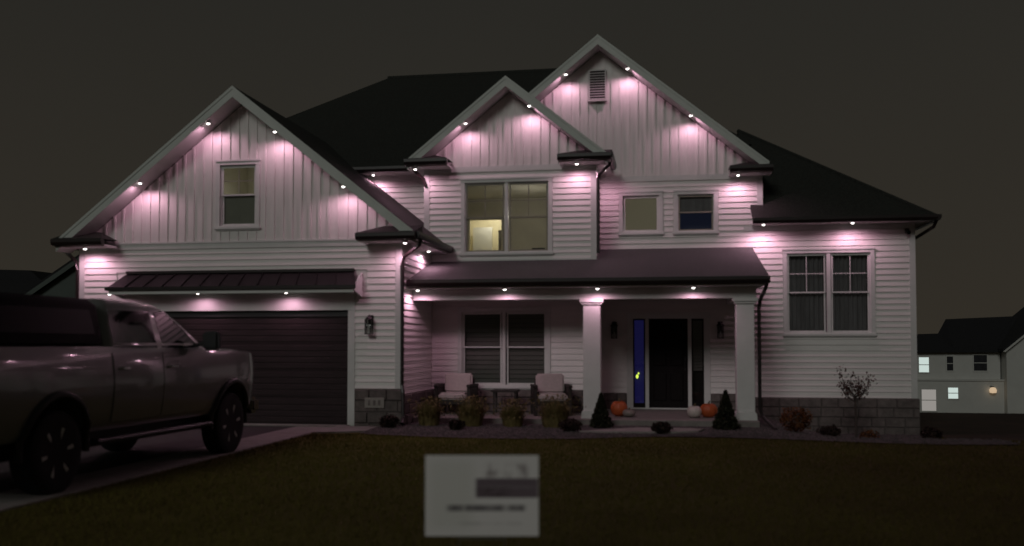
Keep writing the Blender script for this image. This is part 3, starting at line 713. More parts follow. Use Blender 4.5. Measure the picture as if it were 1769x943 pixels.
for cx_ in (-1.355, 1.565):
    b = MB(); b.box(cx_-.17, cx_+.17, 18.10, 18.42, .30, 2.36); c_ = b.build('porch_column', M['trim'], H, bevel=.008)
    b = MB(); b.box(cx_-.205, cx_+.205, 18.065, 18.455, 2.36, 2.40); b.box(cx_-.235, cx_+.235, 18.035, 18.485, 2.401, 2.468); b.build('capital', M['trim'], c_, bevel=.006)
    b = MB(); b.prism([(cx_-.21,.142),(cx_+.21,.142),(cx_+.20,.26),(cx_+.175,.30),(cx_-.175,.30),(cx_-.20,.26)], 18.06, 18.46); b.build('plinth', M['trim'], c_, bevel=.006)
# ---- downspouts
def downspout(pts, r=.035): return MB().tube(pts, r, 8).build('downspout', M['gutter'], H)
downspout([(-4.52,17.05,3.58),(-4.56,17.1,3.48),(-4.88,17.2,3.28),(-4.93,17.24,3.15),(-4.93,17.24,.80),(-4.90,17.2,.66),(-4.88,17.16,.20),(-4.86,17.02,.08)])
downspout([(-12.06,17.2,3.56),(-12.02,17.22,3.45),(-11.84,17.26,3.28),(-11.81,17.26,3.1),(-11.81,17.26,.2)])
downspout([(-1.04,19.42,5.46),(-1.08,19.46,5.36),(-1.28,19.6,5.22),(-1.33,19.65,5.1),(-1.33,19.65,3.52)])
downspout([(-5.36,19.44,5.45),(-5.30,19.52,5.36),(-5.15,19.64,5.20),(-5.10,19.65,5.05)], .032)
downspout([(1.93,17.66,2.72),(1.90,17.7,2.62),(1.86,18.15,2.45),(1.83,18.2,2.3),(1.83,18.2,.35),(1.88,18.1,.2),(2.05,17.6,.02)])
downspout([(5.69,20.5,4.18),(5.66,20.6,4.06),(5.50,21.3,3.92),(5.43,22.2,3.85),(5.42,23.6,3.8),(5.42,23.9,3.6),(5.42,23.9,-.3)])

# ------------------------------------------------------------------ soffit lights (each a thing of its own)
PINK = (1.0, 0.53, 0.72)
def make_soffit_light():
    t = thing('soffit_light', (0, 0, 0), 'x', 'light', 'pink soffit lights along the eaves')
    MB().lathe([(.001,.0),(.046,.0),(.046,-.018),(.036,-.028),(.001,-.028)], 16).build('housing', M['trim'], t, smooth=True, local=True)
    MB().lathe([(.001,-.046),(.018,-.044),(.028,-.036),(.032,-.028),(.001,-.0275)], 14).build('lens', M['lens'], t, smooth=True, local=True)
    d = bpy.data.lights.new('lamp_beam', 'SPOT'); d.energy = 15.0; d.color = PINK; d.spot_size = R(179); d.spot_blend = 0.6; d.shadow_soft_size = .02
    o = bpy.data.objects.new('lamp_beam', d); COL.objects.link(o); o.parent = t; o.location = (0, 0, -.085)
    return t
PROTO = make_soffit_light()
lg = lambda x: GZ - GS*abs(x-GX) - .19
ld = lambda x: DZ - DS*abs(x-DX) - .19
lb = lambda x: BZ - BS*abs(x-BX) - .19
LIGHTS = [
 (-8.81, 16.93, lg, 'lit soffit light left of the garage gable peak, high on the rake', 's'),
 (-7.42, 16.93, lg, 'lit soffit light right of the garage gable peak above the window', 's'),
 (-10.25, 16.93, lg, 'lit soffit light low on the left rake of the garage gable', 's'),
 (-6.02, 16.93, lg, 'lit soffit light low on the right rake of the garage gable', 's'),
 (-11.44, 16.95, 3.532, 'lit soffit light under the left eave return of the garage', 'e'),
 (-4.80, 16.95, 3.532, 'lit soffit light at the garage right front corner eave', 'e'),
 (-4.80, 18.75, 3.552, 'lit soffit light under the garage side eave above the porch roof', 'e'),
 (-10.90, 16.97, 2.613, 'lit soffit light at the left end under the garage awning', 'e'),
 (-9.01, 16.97, 2.613, 'lit soffit light in the middle under the garage awning', 'e'),
 (-7.18, 16.97, 2.613, 'lit soffit light at the right under the garage awning', 'e'),
 (-6.62, 20.66, 5.557, 'lit soffit light under the main eave beside the garage roof', 'e'),
 (-5.26, 19.36, 5.405, 'lit soffit light at the left eave corner of the middle gable', 'e'),
 (-4.14, 19.33, ld, 'lit soffit light on the left rake of the middle gable', 's'),
 (-2.76, 19.33, ld, 'lit soffit light on the right rake of the middle gable', 's'),
 (-1.75, 19.33, 5.407, 'lit soffit light under the right eave return of the middle gable', 'e'),
 (-1.22, 20.25, 5.437, 'lit soffit light in the nook right of the middle gable downspout', 'e'),
 (-2.11, 20.63, lb, 'lit soffit light left of the vent on the tall gable', 's'),
 (-.73, 20.63, lb, 'lit soffit light right of the vent on the tall gable', 's'),
 (.65, 20.63, lb, 'lit soffit light midway down the right rake of the tall gable', 's'),
 (1.66, 20.62, 5.302, 'lit soffit light under the right eave return of the tall gable', 'e'),
 (2.18, 20.56, 4.198, 'lit soffit light at the left end of the wing eave', 'e'),
 (4.02, 20.56, 4.198, 'lit soffit light above the twin window of the right wing', 'e'),
 (-4.78, 17.81, 2.683, 'lit soffit light at the left end of the porch eave', 'e'),
 (-3.03, 17.81, 2.683, 'lit soffit light above the twin porch window on the porch eave', 'e'),
 (-1.22, 17.81, 2.683, 'lit soffit light above the left porch column', 'e'),
 (.59, 17.81, 2.683, 'lit soffit light above the front door on the porch eave', 'e'),
]
for i, (x, y, z, lab, k) in enumerate(LIGHTS):
    t = PROTO if i == 0 else copy_tree(PROTO)
    t.location = (x, y, z(x) if callable(z) else z); t['label'] = lab
    fac = .95 if k == 's' else .62 if 'awning' in lab else .92 if 'porch' in lab and 'side' not in lab else 1.6 if 'wing' in lab else 1.3
    for ch in t.children:
        if ch.type == 'LIGHT': ch.data = ch.data.copy(); ch.data.energy = 15.0 * fac * random.uniform(.86, 1.12)

# ------------------------------------------------------------------ wall lanterns, camera
def make_lantern():
    t = thing('wall_lantern', (0,0,0), 'x', 'lantern', 'wall lanterns on the house front')
    MB().box(-.055, .055, -.02, 0, -.10, .16).build('back_plate', M['lantern'], t, local=True, bevel=.004)
    b = MB(); b.tube([(0,-.02,.12),(0,-.09,.16),(0,-.12,.13)], .011, 6); b.build('arm', M['lantern'], t, local=True)
    b = MB(); b.lathe([(.02,.15),(.035,.13),(.085,.08),(.085,.065),(.001,.064)], 4, at=(0,-.12,0)); b.build('cap', M['lantern'], t, local=True)
    b = MB()
    for sx in (-1, 1):
        for sy in (-1, 1): b.box(sx*.06-.006, sx*.06+.006, -.12+sy*.06-.006, -.12+sy*.06+.006, -.20, .066)
    b.box(-.07, .07, -.19, -.05, -.215, -.20); b.build('frame', M['lantern'], t, local=True)
    b = MB(); b.box(-.052, .052, -.172, -.068, -.198, .063); b.build('pane', M['lglass'], t, local=True)
    b = MB(); b.tube([(0,-.12,-.199),(0,-.12,-.06)], .014, 8); b.build('candle', M['trim'], t, local=True)
    return t
LP = make_lantern()
for i, (x, y, z, lab) in enumerate([(-5.57, YG-.02, 1.99, 'unlit black wall lantern beside the garage door'),
        (-1.06, YM-.02, 1.93, 'unlit black wall lantern on the left side of the front door'),
        (1.27, YM-.02, 1.93, 'unlit black wall lantern on the right side of the front door')]):
    t = LP if i == 0 else copy_tree(LP); t.location = (x, y, z); t['label'] = lab
t = thing('security_camera', (5.22, YM-.02, 4.0), 'small black security camera at the upper right corner of the wing', 'camera')
MB().box(5.18, 5.26, YM-.05, YM-.02, 3.98, 4.08).build('mount', M['blackplastic'], t)
MB().tube([(5.22, YM-.05, 4.03), (5.22, YM-.18, 3.97)], .045, 10).build('camera_body', M['blackplastic'], t, smooth=True)
MB().tube([(5.22, YM-.18, 3.97), (5.22, YM-.20, 3.96)], .03, 10).build('lens', M['carglass'], t, smooth=True)

# ------------------------------------------------------------------ porch furniture
def make_chair(lab, x, y, rz):
    t = thing('porch_chair', (x, y, .142), lab, 'armchair', 'cushioned armchairs on the porch', rz)
    # faces -y
    b = MB(); b.box(-.31, .31, -.34, .30, .20, .30); b.box(-.31, .31, .27, .33, .30, .74); b.build('frame', M['wicker'], t, local=True, bevel=.015)
    for sx in (-1, 1):
        b = MB(); b.box(sx*.35-.045, sx*.35+.045, -.36, .33, .56, .62); b.box(sx*.35-.04, sx*.35+.04, -.34, -.26, .0, .56); b.box(sx*.35-.04, sx*.35+.04, .24, .32, .0, .56); b.box(sx*.35-.03, sx*.35+.03, -.26, .24, .30, .56)
        b.build('arm', M['wicker'], t, local=True, bevel=.012)
    MB().box(-.295, .295, -.38, .22, .305, .45).build('seat_cushion', M['cushion'], t, local=True, bevel=.04, seg=3, smooth=True)
    b = MB(); b.prismx([(.08,.44),(.22,.44),(.26,.83),(.14,.84)], -.295, .295); b.build('back_cushion', M['cushion'], t, local=True, bevel=.035, seg=3, smooth=True)
    return t
make_chair('left porch armchair with pale cushions and dark arms', -4.24, 18.95, R(-3))
make_chair('right porch armchair with pale cushions, turned slightly towards the door', -2.26, 18.95, R(14))
t = thing('side_table', (-3.22, 19.05, .142), 'small dark side table between the two porch armchairs', 'table')
MB().box(-3.50, -2.94, 18.85, 19.25, .60, .645).build('table_top', M['wicker'], t, bevel=.008)
for sx in (-1, 1):
    for sy in (-1, 1): MB().box(-3.22+sx*.22-.018, -3.22+sx*.22+.018, 19.05+sy*.15-.018, 19.05+sy*.15+.018, .142, .60).build('leg', M['wicker'], t)
MB().box(-3.44, -3.00, 18.90, 19.20, .25, .27).build('shelf', M['wicker'], t)
def pumpkin(x, y, r, h, m, lab, z=.142):
    t = thing('pumpkin', (x, y, z), lab, 'pumpkin', 'pumpkins on the porch by the door')
    prof = [(r*math.sin(a)**.8 if 0 < a < math.pi else .001, h/2 - h/2*math.cos(a) + (-.08*h*math.exp(-((math.pi-a)/.35)**2))) for a in np.linspace(0.001, math.pi-.001, 14)]
    MB().lathe(prof, 40, squash=lambda q: 1 - .055*abs(math.sin(5*q))**.5*0 - .05*(1-abs(math.sin(5*q)))**2).build('skin', M[m], t, smooth=True, local=True)
    MB().tube([(0,0,h*.9),(.006,.0,h*1.02),(.025,.01,h*1.12)], [.022,.016,.013], 7).build('stem', M['pstem'], t, local=True)
pumpkin(-.86, 18.75, .17, .32, 'orange', 'orange pumpkin left of the front door')
pumpkin(-.66, 18.62, .13, .16, 'greypump', 'small greyish pumpkin beside the left orange pumpkin')
pumpkin(.62, 18.65, .145, .24, 'whitepump', 'white pumpkin right of the front door')
pumpkin(.90, 18.72, .175, .29, 'orange', 'orange pumpkin right of the white pumpkin')

# ------------------------------------------------------------------ plants
def leaves(n, f, size, seed, flat=.5):
    r = np.random.default_rng(seed); b = MB()
    for i in range(n):
        p = f(r); d = r.normal(size=3); d /= np.linalg.norm(d); u = np.cross(d, (0, 0, 1)); u /= np.linalg.norm(u)+1e-6; w = np.cross(u, d)
        s = size * r.uniform(.6, 1.4); p = np.array(p)
        b.add([p - u*s*.5*flat, p + d*s*.5 , p + u*s*.5*flat + w*s*.1, p - d*s*.6], [(0, 3, 2, 1)])
    return b
def grass_tuft(x, y, h, w, lab, seed, m='straw'):
    t = thing('ornamental_grass', (x, y, float(gz(x, y))+.02), lab, 'grass clump', 'straw coloured grass clumps in front of the porch')
    r = np.random.default_rng(seed); b = MB()
    for i in range(900):
        a = r.uniform(0, 6.283); rr0 = r.uniform(0, 1)**.5*.65*w; lean = r.uniform(.05, .6)*w; hh = h*r.uniform(.55, 1.05)*(1-.25*lean/w)
        c, s = math.cos(a), math.sin(a); wd = .006
        p = []
        for q in (0, .5, 1):
            rad = rr0 + lean*q**1.8; p.append((c*rad, s*rad, hh*(q if q < 1 else .92 - .25*lean/w) if q else 0))
        nx_, ny_ = -s*wd, c*wd
        b.add([(p[0][0]-nx_,p[0][1]-ny_,p[0][2]),(p[0][0]+nx_,p[0][1]+ny_,p[0][2]),(p[1][0]+nx_,p[1][1]+ny_,p[1][2]),(p[1][0]-nx_,p[1][1]-ny_,p[1][2]),(p[2][0],p[2][1],p[2][2])], [(0,1,2,3),(3,2,4)])
    b.build('blades', M[m], t, local=True)
    b = leaves(520, lambda r: (r.normal(0, w*.55), r.normal(0, w*.55), h*r.uniform(.35, 1.0)), .06, seed+50, .3); b.build('plumes', M[m], t, local=True)
grass_tuft(-4.42, 17.35, .55, .30, 'straw coloured grass clump left of the left porch armchair', 11)
grass_tuft(-3.62, 17.42, .58, .34, 'straw coloured grass clump between left armchair and side table', 12)
grass_tuft(-2.80, 17.38, .52, .28, 'straw coloured grass clump just left of the right porch armchair', 13)
grass_tuft(-2.00, 17.40, .62, .36, 'largest straw coloured grass clump, in front of the right armchair', 14)
def shrub(x, y, rx, h, m, lab, cat, seed, n=900, size=.05, name='shrub', group=None):
    t = thing(name, (x, y, float(gz(x, y))+.01), lab, cat, group)
    def f(r):
        while True:
            v = r.normal(size=3); v /= np.linalg.norm(v); k = r.uniform(.45, 1.0)**.6*(.86+.22*math.sin(5*v[0]+seed)*math.cos(4*v[1]+seed*2))
            p = (v[0]*rx*k, v[1]*rx*k, h*.52+v[2]*h*.5*k)
            if p[2] > 0: return p
    leaves(n, f, size, seed, .7).build('foliage', M[m], t, local=True)
    b = MB()
    for i in range(5):
        a = i*1.3; b.tube([(0,0,0),(.3*rx*math.cos(a),.3*rx*math.sin(a),h*.4),(.6*rx*math.cos(a),.6*rx*math.sin(a),h*.75)], [.012,.008,.004], 5)
    b.build('stem', M['bark'], t, local=True)
gl = 'small dark shrubs in the front bed'
shrub(-5.02, 16.75, .20, .26, 'darkshrub', 'small dark shrub at the path end by the garage corner', 'shrub', 21, group=gl)
shrub(-3.72, 16.55, .17, .22, 'darkshrub', 'small dark shrub in front of the left porch armchair', 'shrub', 22, group=gl)
shrub(-1.62, 16.55, .24, .26, 'darkshrub', 'small dark shrub in front of the left porch column', 'shrub', 23, group=gl)
shrub(-.02, 16.50, .20, .22, 'darkshrub', 'small dark shrub on the path before the front door', 'shrub', 24, group=gl)
shrub(3.0, 17.6, .22, .24, 'darkshrub', 'small dark shrub right of the rust coloured mum', 'shrub', 25, group=gl)
shrub(2.42, 17.7, .34, .50, 'rust', 'rounded rust coloured mum at the left of the wing foundation', 'flowering plant', 26, n=1800, size=.045, name='mum')
shrub(5.0, 18.6, .22, .34, 'darkshrub', 'small dark shrub at the right corner of the wing', 'shrub', 28, group=gl)
shrub(3.95, 18.9, .20, .26, 'rust', 'low rusty plant under the wing window', 'shrub', 29, n=500, group=gl)
def conifer(x, y, h, r0, lab, seed):
    t = thing('dwarf_conifer', (x, y, float(gz(x, y))+.01), lab, 'conifer', 'dwarf conifers beside the porch columns')
    def f(r):
        z = r.uniform(0, 1)**1.3; a = r.uniform(0, 6.283); k = r.uniform(.3, 1)**.5*(1-z)*(1+.18*math.sin(z*34+3*a))*r0+.012; return (k*math.cos(a), k*math.sin(a), .05+z*(h-.05))
    leaves(4200, f, .06, seed, .45).build('foliage', M['evergreen'], t, local=True)
    MB().tube([(0,0,0),(0,0,h*.9)], [.022,.005], 6).build('trunk', M['bark'], t, local=True)
conifer(-1.14, 17.45, .64, .20, 'dwarf conifer beside the left porch column', 31)
conifer(1.14, 17.40, .72, .23, 'dwarf conifer beside the right porch column', 32)
# young tree against the wing
t = thing('young_tree', (3.78, 19.3, float(gz(3.78, 19.3))), 'small young tree with sparse dark leaves below the wing window', 'tree')
tz = float(gz(3.78, 19.3)); b = MB()
b.tube([(3.78,19.3,tz),(3.79,19.3,tz+.5),(3.77,19.29,tz+.95)], [.028,.024,.018], 7); b.build('trunk', M['bark'], t)
rt = np.random.default_rng(5); tips = []; b = MB()
for i in range(13):
    a = rt.uniform(0, 6.283); sp_ = rt.uniform(.05, .30); p0 = np.array((3.77,19.29,tz+rt.uniform(.75,.95))); p2 = p0 + np.array((math.cos(a)*sp_, math.sin(a)*sp_*.8, rt.uniform(.18,.55))); p1 = (p0+p2)/2 + np.array((math.cos(a)*.05, math.sin(a)*.05, -.03))
    b.tube([p0, p1, p2], [.012,.008,.003], 5); tips += [p1, p2, (p1+p2)/2, p2]
b.build('limbs', M['bark'], t)
bb = leaves(620, lambda r: tuple(tips[r.integers(len(tips))] + r.normal(0, .05, 3)), .055, 6, .6); bb.build('crown', M['redleaf'], t)

# ------------------------------------------------------------------ yard sign
def sign_mat():
    m = bpy.data.materials.new('sign_print'); m.use_nodes = True; n = m.node_tree.nodes; l = m.node_tree.links.new; bs = n['Principled BSDF']
    bs.inputs['Roughness'].default_value = .45
    tc = n.new('ShaderNodeTexCoord'); sp = n.new('ShaderNodeSeparateXYZ'); l(tc.outputs['Object'], sp.inputs[0])
    def ramp(out, a, b_):
        q = n.new('ShaderNodeMapRange'); q.interpolation_type = 'SMOOTHSTEP'; q.inputs[1].default_value = a; q.inputs[2].default_value = b_; l(out, q.inputs[0]); return q.outputs[0]
    def mul(a, c):
        q = n.new('ShaderNodeMath'); q.operation = 'MULTIPLY'
        l(a, q.inputs[0]); (l(c, q.inputs[1]) if not isinstance(c, float) else setattr(q.inputs[1], 'default_value', c)); return q.outputs[0]
    def rect(x0, x1, z0, z1, s, sz=None):
        sz = sz or s
        return mul(mul(ramp(sp.outputs['X'], x0-s, x0+s), ramp(sp.outputs['X'], x1+s, x1-s)), mul(ramp(sp.outputs['Z'], z0-sz, z0+sz), ramp(sp.outputs['Z'], z1+sz, z1-sz)))
    def noise(sx, sz, lo, hi):
        mp = n.new('ShaderNodeMapping'); mp.inputs['Scale'].default_value = (sx, 1, sz); l(tc.outputs['Object'], mp.inputs[0])
        t = n.new('ShaderNodeTexNoise'); t.inputs['Scale'].default_value = 1; t.inputs['Detail'].default_value = 3; l(mp.outputs[0], t.inputs['Vector']); return ramp(t.outputs['Fac'], lo, hi)
    base = None; col = (0.82, 0.79, 0.78, 1)
    cur = None
    for fac, c in ((mul(rect(-.30, -.05, -.19, .20, .05), .45), (.62, .62, .56, 1)),
                   (mul(mul(rect(.02, .26, .10, .175, .025), noise(14, 10, .35, .65)), .75), (.16, .11, .12, 1)),
                   (mul(rect(-.035, .322, -.012, .098, .012, .003), .93), (.11, .070, .095, 1)),
                   (mul(rect(.0, .30, .045, .052, .05, .003), .35), (.45, .42, .42, 1)),
                   (mul(mul(rect(-.03, .16, .0, .045, .02, .003), noise(18, 60, .35, .7)), .7), (.03, .012, .012, 1)),
                   (mul(mul(rect(-.20, .245, -.088, -.052, .02, .004), noise(16, 3, .2, .6)), .85), (.10, .085, .095, 1)),
                   (mul(mul(rect(-.24, .25, -.165, -.150, .03, .006), noise(10, 4, .35, .7)), .35), (.25, .23, .22, 1))):
        q = n.new('ShaderNodeMix'); q.data_type = 'RGBA'; l(fac, q.inputs[0])
        if cur is None: q.inputs[6].default_value = col
        else: l(cur, q.inputs[6])
        q.inputs[7].default_value = c; cur = q.outputs[2]
    l(cur, bs.inputs['Base Color']); return m
t = thing('yard_sign', (-1.016, 5.204, 0), 'white yard sign with a dark plum printed band standing in the lawn', 'sign', rz=R(9.2))
pan = MB().box(-.322, .322, -.003, .003, -.228, .228).build('sign_panel', sign_mat(), t, local=True); pan.location = (0, 0, .715)
b = MB()
for sx in (-.13, .13): b.tube([(sx, .009, -.12), (sx, .009, .60)], .004, 6)
for z in (.22, .47): b.tube([(-.13, .009, z), (.13, .009, z)], .004, 6)
b.build('wire_stake', M['wire'], t, local=True)

# ------------------------------------------------------------------ pickup truck
def make_truck():
    T = thing('pickup_truck', (-7.17, 10.45, 0), 'dark grey pickup truck with a black bed cap parked on the driveway', 'pickup truck', rz=R(-1.5)); T.scale = (1.0, .97, 1.045)
    Zs = [.58, .68, .90, 1.12]
    def top(y):  # upper edge of the lower body
        return float(np.interp(y, [-3.0, -.75, .9, 1.25, 2.4, 2.90, 3.12, 3.22], [1.50, 1.50, 1.45, 1.45, 1.44, 1.41, 1.33, 1.16]))
    def hw(y, z):
        f = float(np.interp(z, [.58, .68, .90, 1.10, 1.25, 1.38, 1.5], [.90, .955, .985, .995, .985, .965, .94]))
        return f * float(np.interp(y, [-3.0, -2.9, 2.4, 2.90, 3.12, 3.22], [.97, 1, 1, .975, .90, .80]))
    ysn = np.linspace(-3.0, 3.22, 64); b = MB(); nr = None
    for y in ysn:
        tp = top(y); zz = [.58, .66, .80, .95, 1.10, 1.10+(tp-1.10)*.5, tp-.06 if tp > 1.17 else tp-.03, tp-.015]
        ring = [(hw(y, z), z) for z in zz] + [(hw(y, tp)-.05, tp+.0), (hw(y, tp)*.5, tp+.03), (0, tp+.04)]
        ring = ring + [(-x, z) for x, z in ring[-2::-1]]; nr = len(ring)
        b.v += [(x, y, z) for x, z in ring]
    for i in range(len(ysn)-1):
        for j in range(nr): b.f.append((i*nr+j, i*nr+(j+1) % nr, (i+1)*nr+(j+1) % nr, (i+1)*nr+j))
    b.f.append(tuple(range(nr))); b.f.append(tuple((len(ysn)-1)*nr+j for j in range(nr-1, -1, -1)))
    body = b.build('body', M['paint'], T, local=True)
    cut = MB()
    for y in (-1.62, 2.26): cut.lathe([(.52, -1.2), (.52, 1.2)], 40, axis='x', at=(0, y, .46))
    co = cut.build('cutter', M['blackplastic'], T, local=True)
    md = body.modifiers.new('arch', 'BOOLEAN'); md.operation = 'DIFFERENCE'; md.object = co; md.solver = 'EXACT'
    bpy.context.view_layer.update()
    me = bpy.data.meshes.new_from_object(body.evaluated_get(bpy.context.evaluated_depsgraph_get()))
    body.modifiers.clear(); body.data = me; bpy.data.objects.remove(co)
    me.polygons.foreach_set('use_smooth', [True]*len(me.polygons)); me.set_sharp_from_angle(angle=R(35))
    # cab greenhouse
    def ring(y0, y1, h, z, r=.12, n=5):
        out = []
        for (cx_, cy_, a0) in ((h-r, y1-r, 0), (-h+r, y1-r, 90), (-h+r, y0+r, 180), (h-r, y0+r, 270)):
            for k in range(n): a = R(a0+90*k/(n-1)); out.append((cx_+r*math.cos(a), cy_+r*math.sin(a), z))
        return out
    def loft(rings):
        q = MB(); n = len(rings[0])
        for rg in rings: q.v += rg
        for i in range(len(rings)-1):
            for j in range(n): q.f.append((i*n+j, i*n+(j+1) % n, (i+1)*n+(j+1) % n, (i+1)*n+j))
        q.f.append(tuple(range(n-1, -1, -1))); q.f.append(tuple((len(rings)-1)*n+j for j in range(n))); return q
    CY = [(1.40, -.74, 1.66, .935), (1.50, -.73, 1.52, .925), (1.75, -.70, 1.10, .845), (1.93, -.66, .76, .785), (2.0, -.60, .52, .73), (2.03, -.45, .28, .60)]
    loft([ring(y0, y1, h, z) for z, y0, y1, h in CY]).build('cab', M['paint'], T, local=True, smooth=True)
    def cabside(z):
        return float(np.interp(z, [c[0] for c in CY], [c[3] for c in CY]))
    def cabfront(z): return float(np.interp(z, [c[0] for c in CY], [c[2] for c in CY]))
    def side_quad(name, pts, off, m, s, parent):
        q = MB(); n = len(pts)
        q.v += [(s*(cabside(z)+off), y, z) for y, z in pts] + [(s*(cabside(z)-.01), y, z) for y, z in pts]
        q.f = [tuple(range(n)), tuple(range(2*n-1, n-1, -1))] + [(i, i+n, (i+1) % n+n, (i+1) % n) for i in range(n)]
        return q.build(name, M[m], parent, local=True)
    def patch(name, y0, y1, z0, z1, off, s, parent, m='paint'):
        q = MB(); ny_, nz_ = 8, 7
        for i in range(ny_+1):
            for j in range(nz_+1):
                y = y0+(y1-y0)*i/ny_; z = z0+(min(z1, top(y)-.03)-z0)*j/nz_; q.v.append((s*(hw(y, z)+off), y, z))
        q.f = [(i*(nz_+1)+j, (i+1)*(nz_+1)+j, (i+1)*(nz_+1)+j+1, i*(nz_+1)+j+1) for i in range(ny_) for j in range(nz_)]
        # edge lip back into the body
        k0 = len(q.v)
        edge = [i*(nz_+1) for i in range(ny_+1)] + [ny_*(nz_+1)+j for j in range(1, nz_+1)] + [i*(nz_+1)+nz_ for i in range(ny_-1, -1, -1)] + [j for j in range(nz_-1, 0, -1)]
        for e in edge: x, y, z = q.v[e]; q.v.append((x - s*.03, y, z))
        for a in range(len(edge)): c = (a+1) % len(edge); q.f.append((edge[a], edge[c], k0+c, k0+a))
        return q.build(name, M[m], parent, local=True, smooth=True)
    for s in (1, -1):
        for (ya, yb, wy) in ((.38, 1.50, [(.43,1.47),(1.36,1.47),(.98,1.74),(.70,1.90),(.43,1.90)]), (-.68, .36, [(-.60,1.47),(.32,1.47),(.32,1.90),(-.56,1.90)])):
            d = patch('door', ya, yb, .66, 1.42, .010, s, T)
            side_quad('door_window', wy, .006, 'carglass', s, d)
            hx = hw(ya+.16, 1.24); q = MB(); q.tube([(s*(hx+.01), ya+.08, 1.24), (s*(hx+.045), ya+.11, 1.245), (s*(hx+.045), ya+.25, 1.245), (s*(hx+.01), ya+.28, 1.24)], .014, 6); q.build('handle', M['chrome'], d, local=True, smooth=True)
        q = MB(); pz = [(y, top(y)+.012) for y in np.linspace(-.68, 1.30, 10)]
        q.tube([(s*(cabside(1.46)+.01), y, 1.462) for y in np.linspace(-.66, 1.42, 8)], .008, 5); q.build('belt_trim', M['chrome'], T, local=True)
        q = MB(); q.box(min(s*.86, s*1.02), max(s*.86, s*1.02), -1.0, 1.62, .44, .50); q.build('running_board', M['blackplastic'], T, local=True, bevel=.02)
        # mirror
        q = MB(); q.tube([(s*.93, 1.22, 1.50), (s*1.10, 1.24, 1.53)], .025, 6); mi = q.build('side_mirror', M['blackplastic'], T, local=True)
        q = MB(); q.box(min(s*1.06, s*1.30), max(s*1.06, s*1.30), .1+1.08, .1+1.20, 1.44, 1.68); q.build('mirror_shell', M['blackplastic'], mi, local=True, bevel=.03, seg=2, smooth=True)
        # arch lips
        for y in (-1.62, 2.26):
            q = MB(); pts = []
            for k in range(19):
                a = R(-8 + 196*k/18); yy = y+.545*math.cos(a); zz = .46+.545*math.sin(a)
                pts.append((s*(hw(yy, max(.6, min(zz, 1.2)))+.004), yy, zz))
            q.tube(pts, .042, 8); q.build('arch_lip', M['blackplastic'], T, local=True, smooth=True)
            # wheel
            q = MB(); q.lathe([(.27,-.13),(.36,-.14),(.415,-.12),(.425,-.06),(.425,.06),(.415,.12),(.36,.14),(.27,.13)], 40, axis='x', at=(s*.83, y, .425))
            wh = q.build('wheel', M['tyre'], T, local=True, smooth=True)
            q = MB(); q.lathe([(.275,-.10),(.275,.10),(.255,.115),(.235,.07),(.20,.05),(.08,.05),(.06,.09),(.001,.09)] if s > 0 else [(.001,-.09),(.06,-.09),(.08,-.05),(.20,-.05),(.235,-.07),(.255,-.115),(.275,-.10),(.275,.10)], 40, axis='x', at=(s*.83, y, .425))
            q.build('rim', M['rim'], wh, local=True, smooth=True)
            q = MB()
            for k in range(6):
                a = R(60*k+10); ca, sa = math.cos(a), math.sin(a)
                q.tube([(s*.92, y+ca*.05, .425+sa*.05), (s*.935, y+ca*.16, .425+sa*.16), (s*.94, y+ca*.255, .425+sa*.255)], [.036,.028,.034], 6)
            q.build('spokes', M['rim'], wh, local=True, smooth=True)
        q = MB(); q.box(min(s*.55,s*.86), max(s*.55,s*.86), 3.0, 3.20, 1.02, 1.22); q.build('headlight', M['chrome'], T, local=True, bevel=.03, seg=2, smooth=True)
    # windscreen, grille, bumpers, chassis
    q = MB(); zz = np.linspace(1.47, 1.90, 5)
    for z in zz: h = cabside(z)-.13; q.v += [(-h, cabfront(z)+.008, z), (h, cabfront(z)+.008, z), (-h, cabfront(z)-.02, z), (h, cabfront(z)-.02, z)]
    for i in range(4): k = 4*i; q.f += [(k, k+1, k+5, k+4), (k+2, k+6, k+7, k+3), (k, k+4, k+6, k+2), (k+1, k+3, k+7, k+5)]
    q.build('windscreen', M['carglass'], T, local=True)
    q = MB(); q.box(-.52, .52, 3.18, 3.25, .80, 1.2); q.build('grille', M['blackplastic'], T, local=True, bevel=.02)
    q = MB(); q.box(-.90, .90, 3.08, 3.32, .50, .74); q.build('front_bumper', M['chrome'], T, local=True, bevel=.05, seg=2, smooth=True)
    q = MB(); q.box(-.92, .92, -3.15, -2.97, .52, .72); q.build('rear_bumper', M['chrome'], T, local=True, bevel=.04, seg=2, smooth=True)
    q = MB(); q.box(-.70, .70, -2.8, 2.8, .38, .58); q.box(-.62,.62,-1.70,-1.54,.34,.5); q.box(-.62,.62,2.18,2.34,.34,.5); q.build('chassis', M['blackplastic'], T, local=True)
    # bed cap
    cp = loft([ring(-3.0, -.775, .93, 1.515, .08), ring(-2.99, -.775, .92, 1.60, .08), ring(-2.93, -.775, .84, 1.93, .08), ring(-2.86, -.80, .74, 2.005, .08)]).build('bed_cap', M['cap'], T, local=True, smooth=True)
    for s in (1, -1):
        q = MB(); pts = [(-2.8,1.62),(-.95,1.62),(-.98,1.88),(-2.72,1.88)]
        xx = lambda z: float(np.interp(z, [1.6, 1.93], [.92, .84]))
        q.v = [(s*(xx(z)+.006), y, z) for y, z in pts] + [(s*(xx(z)-.01), y, z) for y, z in pts]
        q.f = [(0,1,2,3),(7,6,5,4)] + [(i, i+4, (i+1) % 4+4, (i+1) % 4) for i in range(4)]
        q.build('cap_window', M['capglass'], cp, local=True)
        q = MB(); q.box(min(s*.80,s*.95), max(s*.80,s*.95), -3.03, -2.96, 1.0, 1.42); q.build('tail_light', M['redleaf'], T, local=True, bevel=.015)
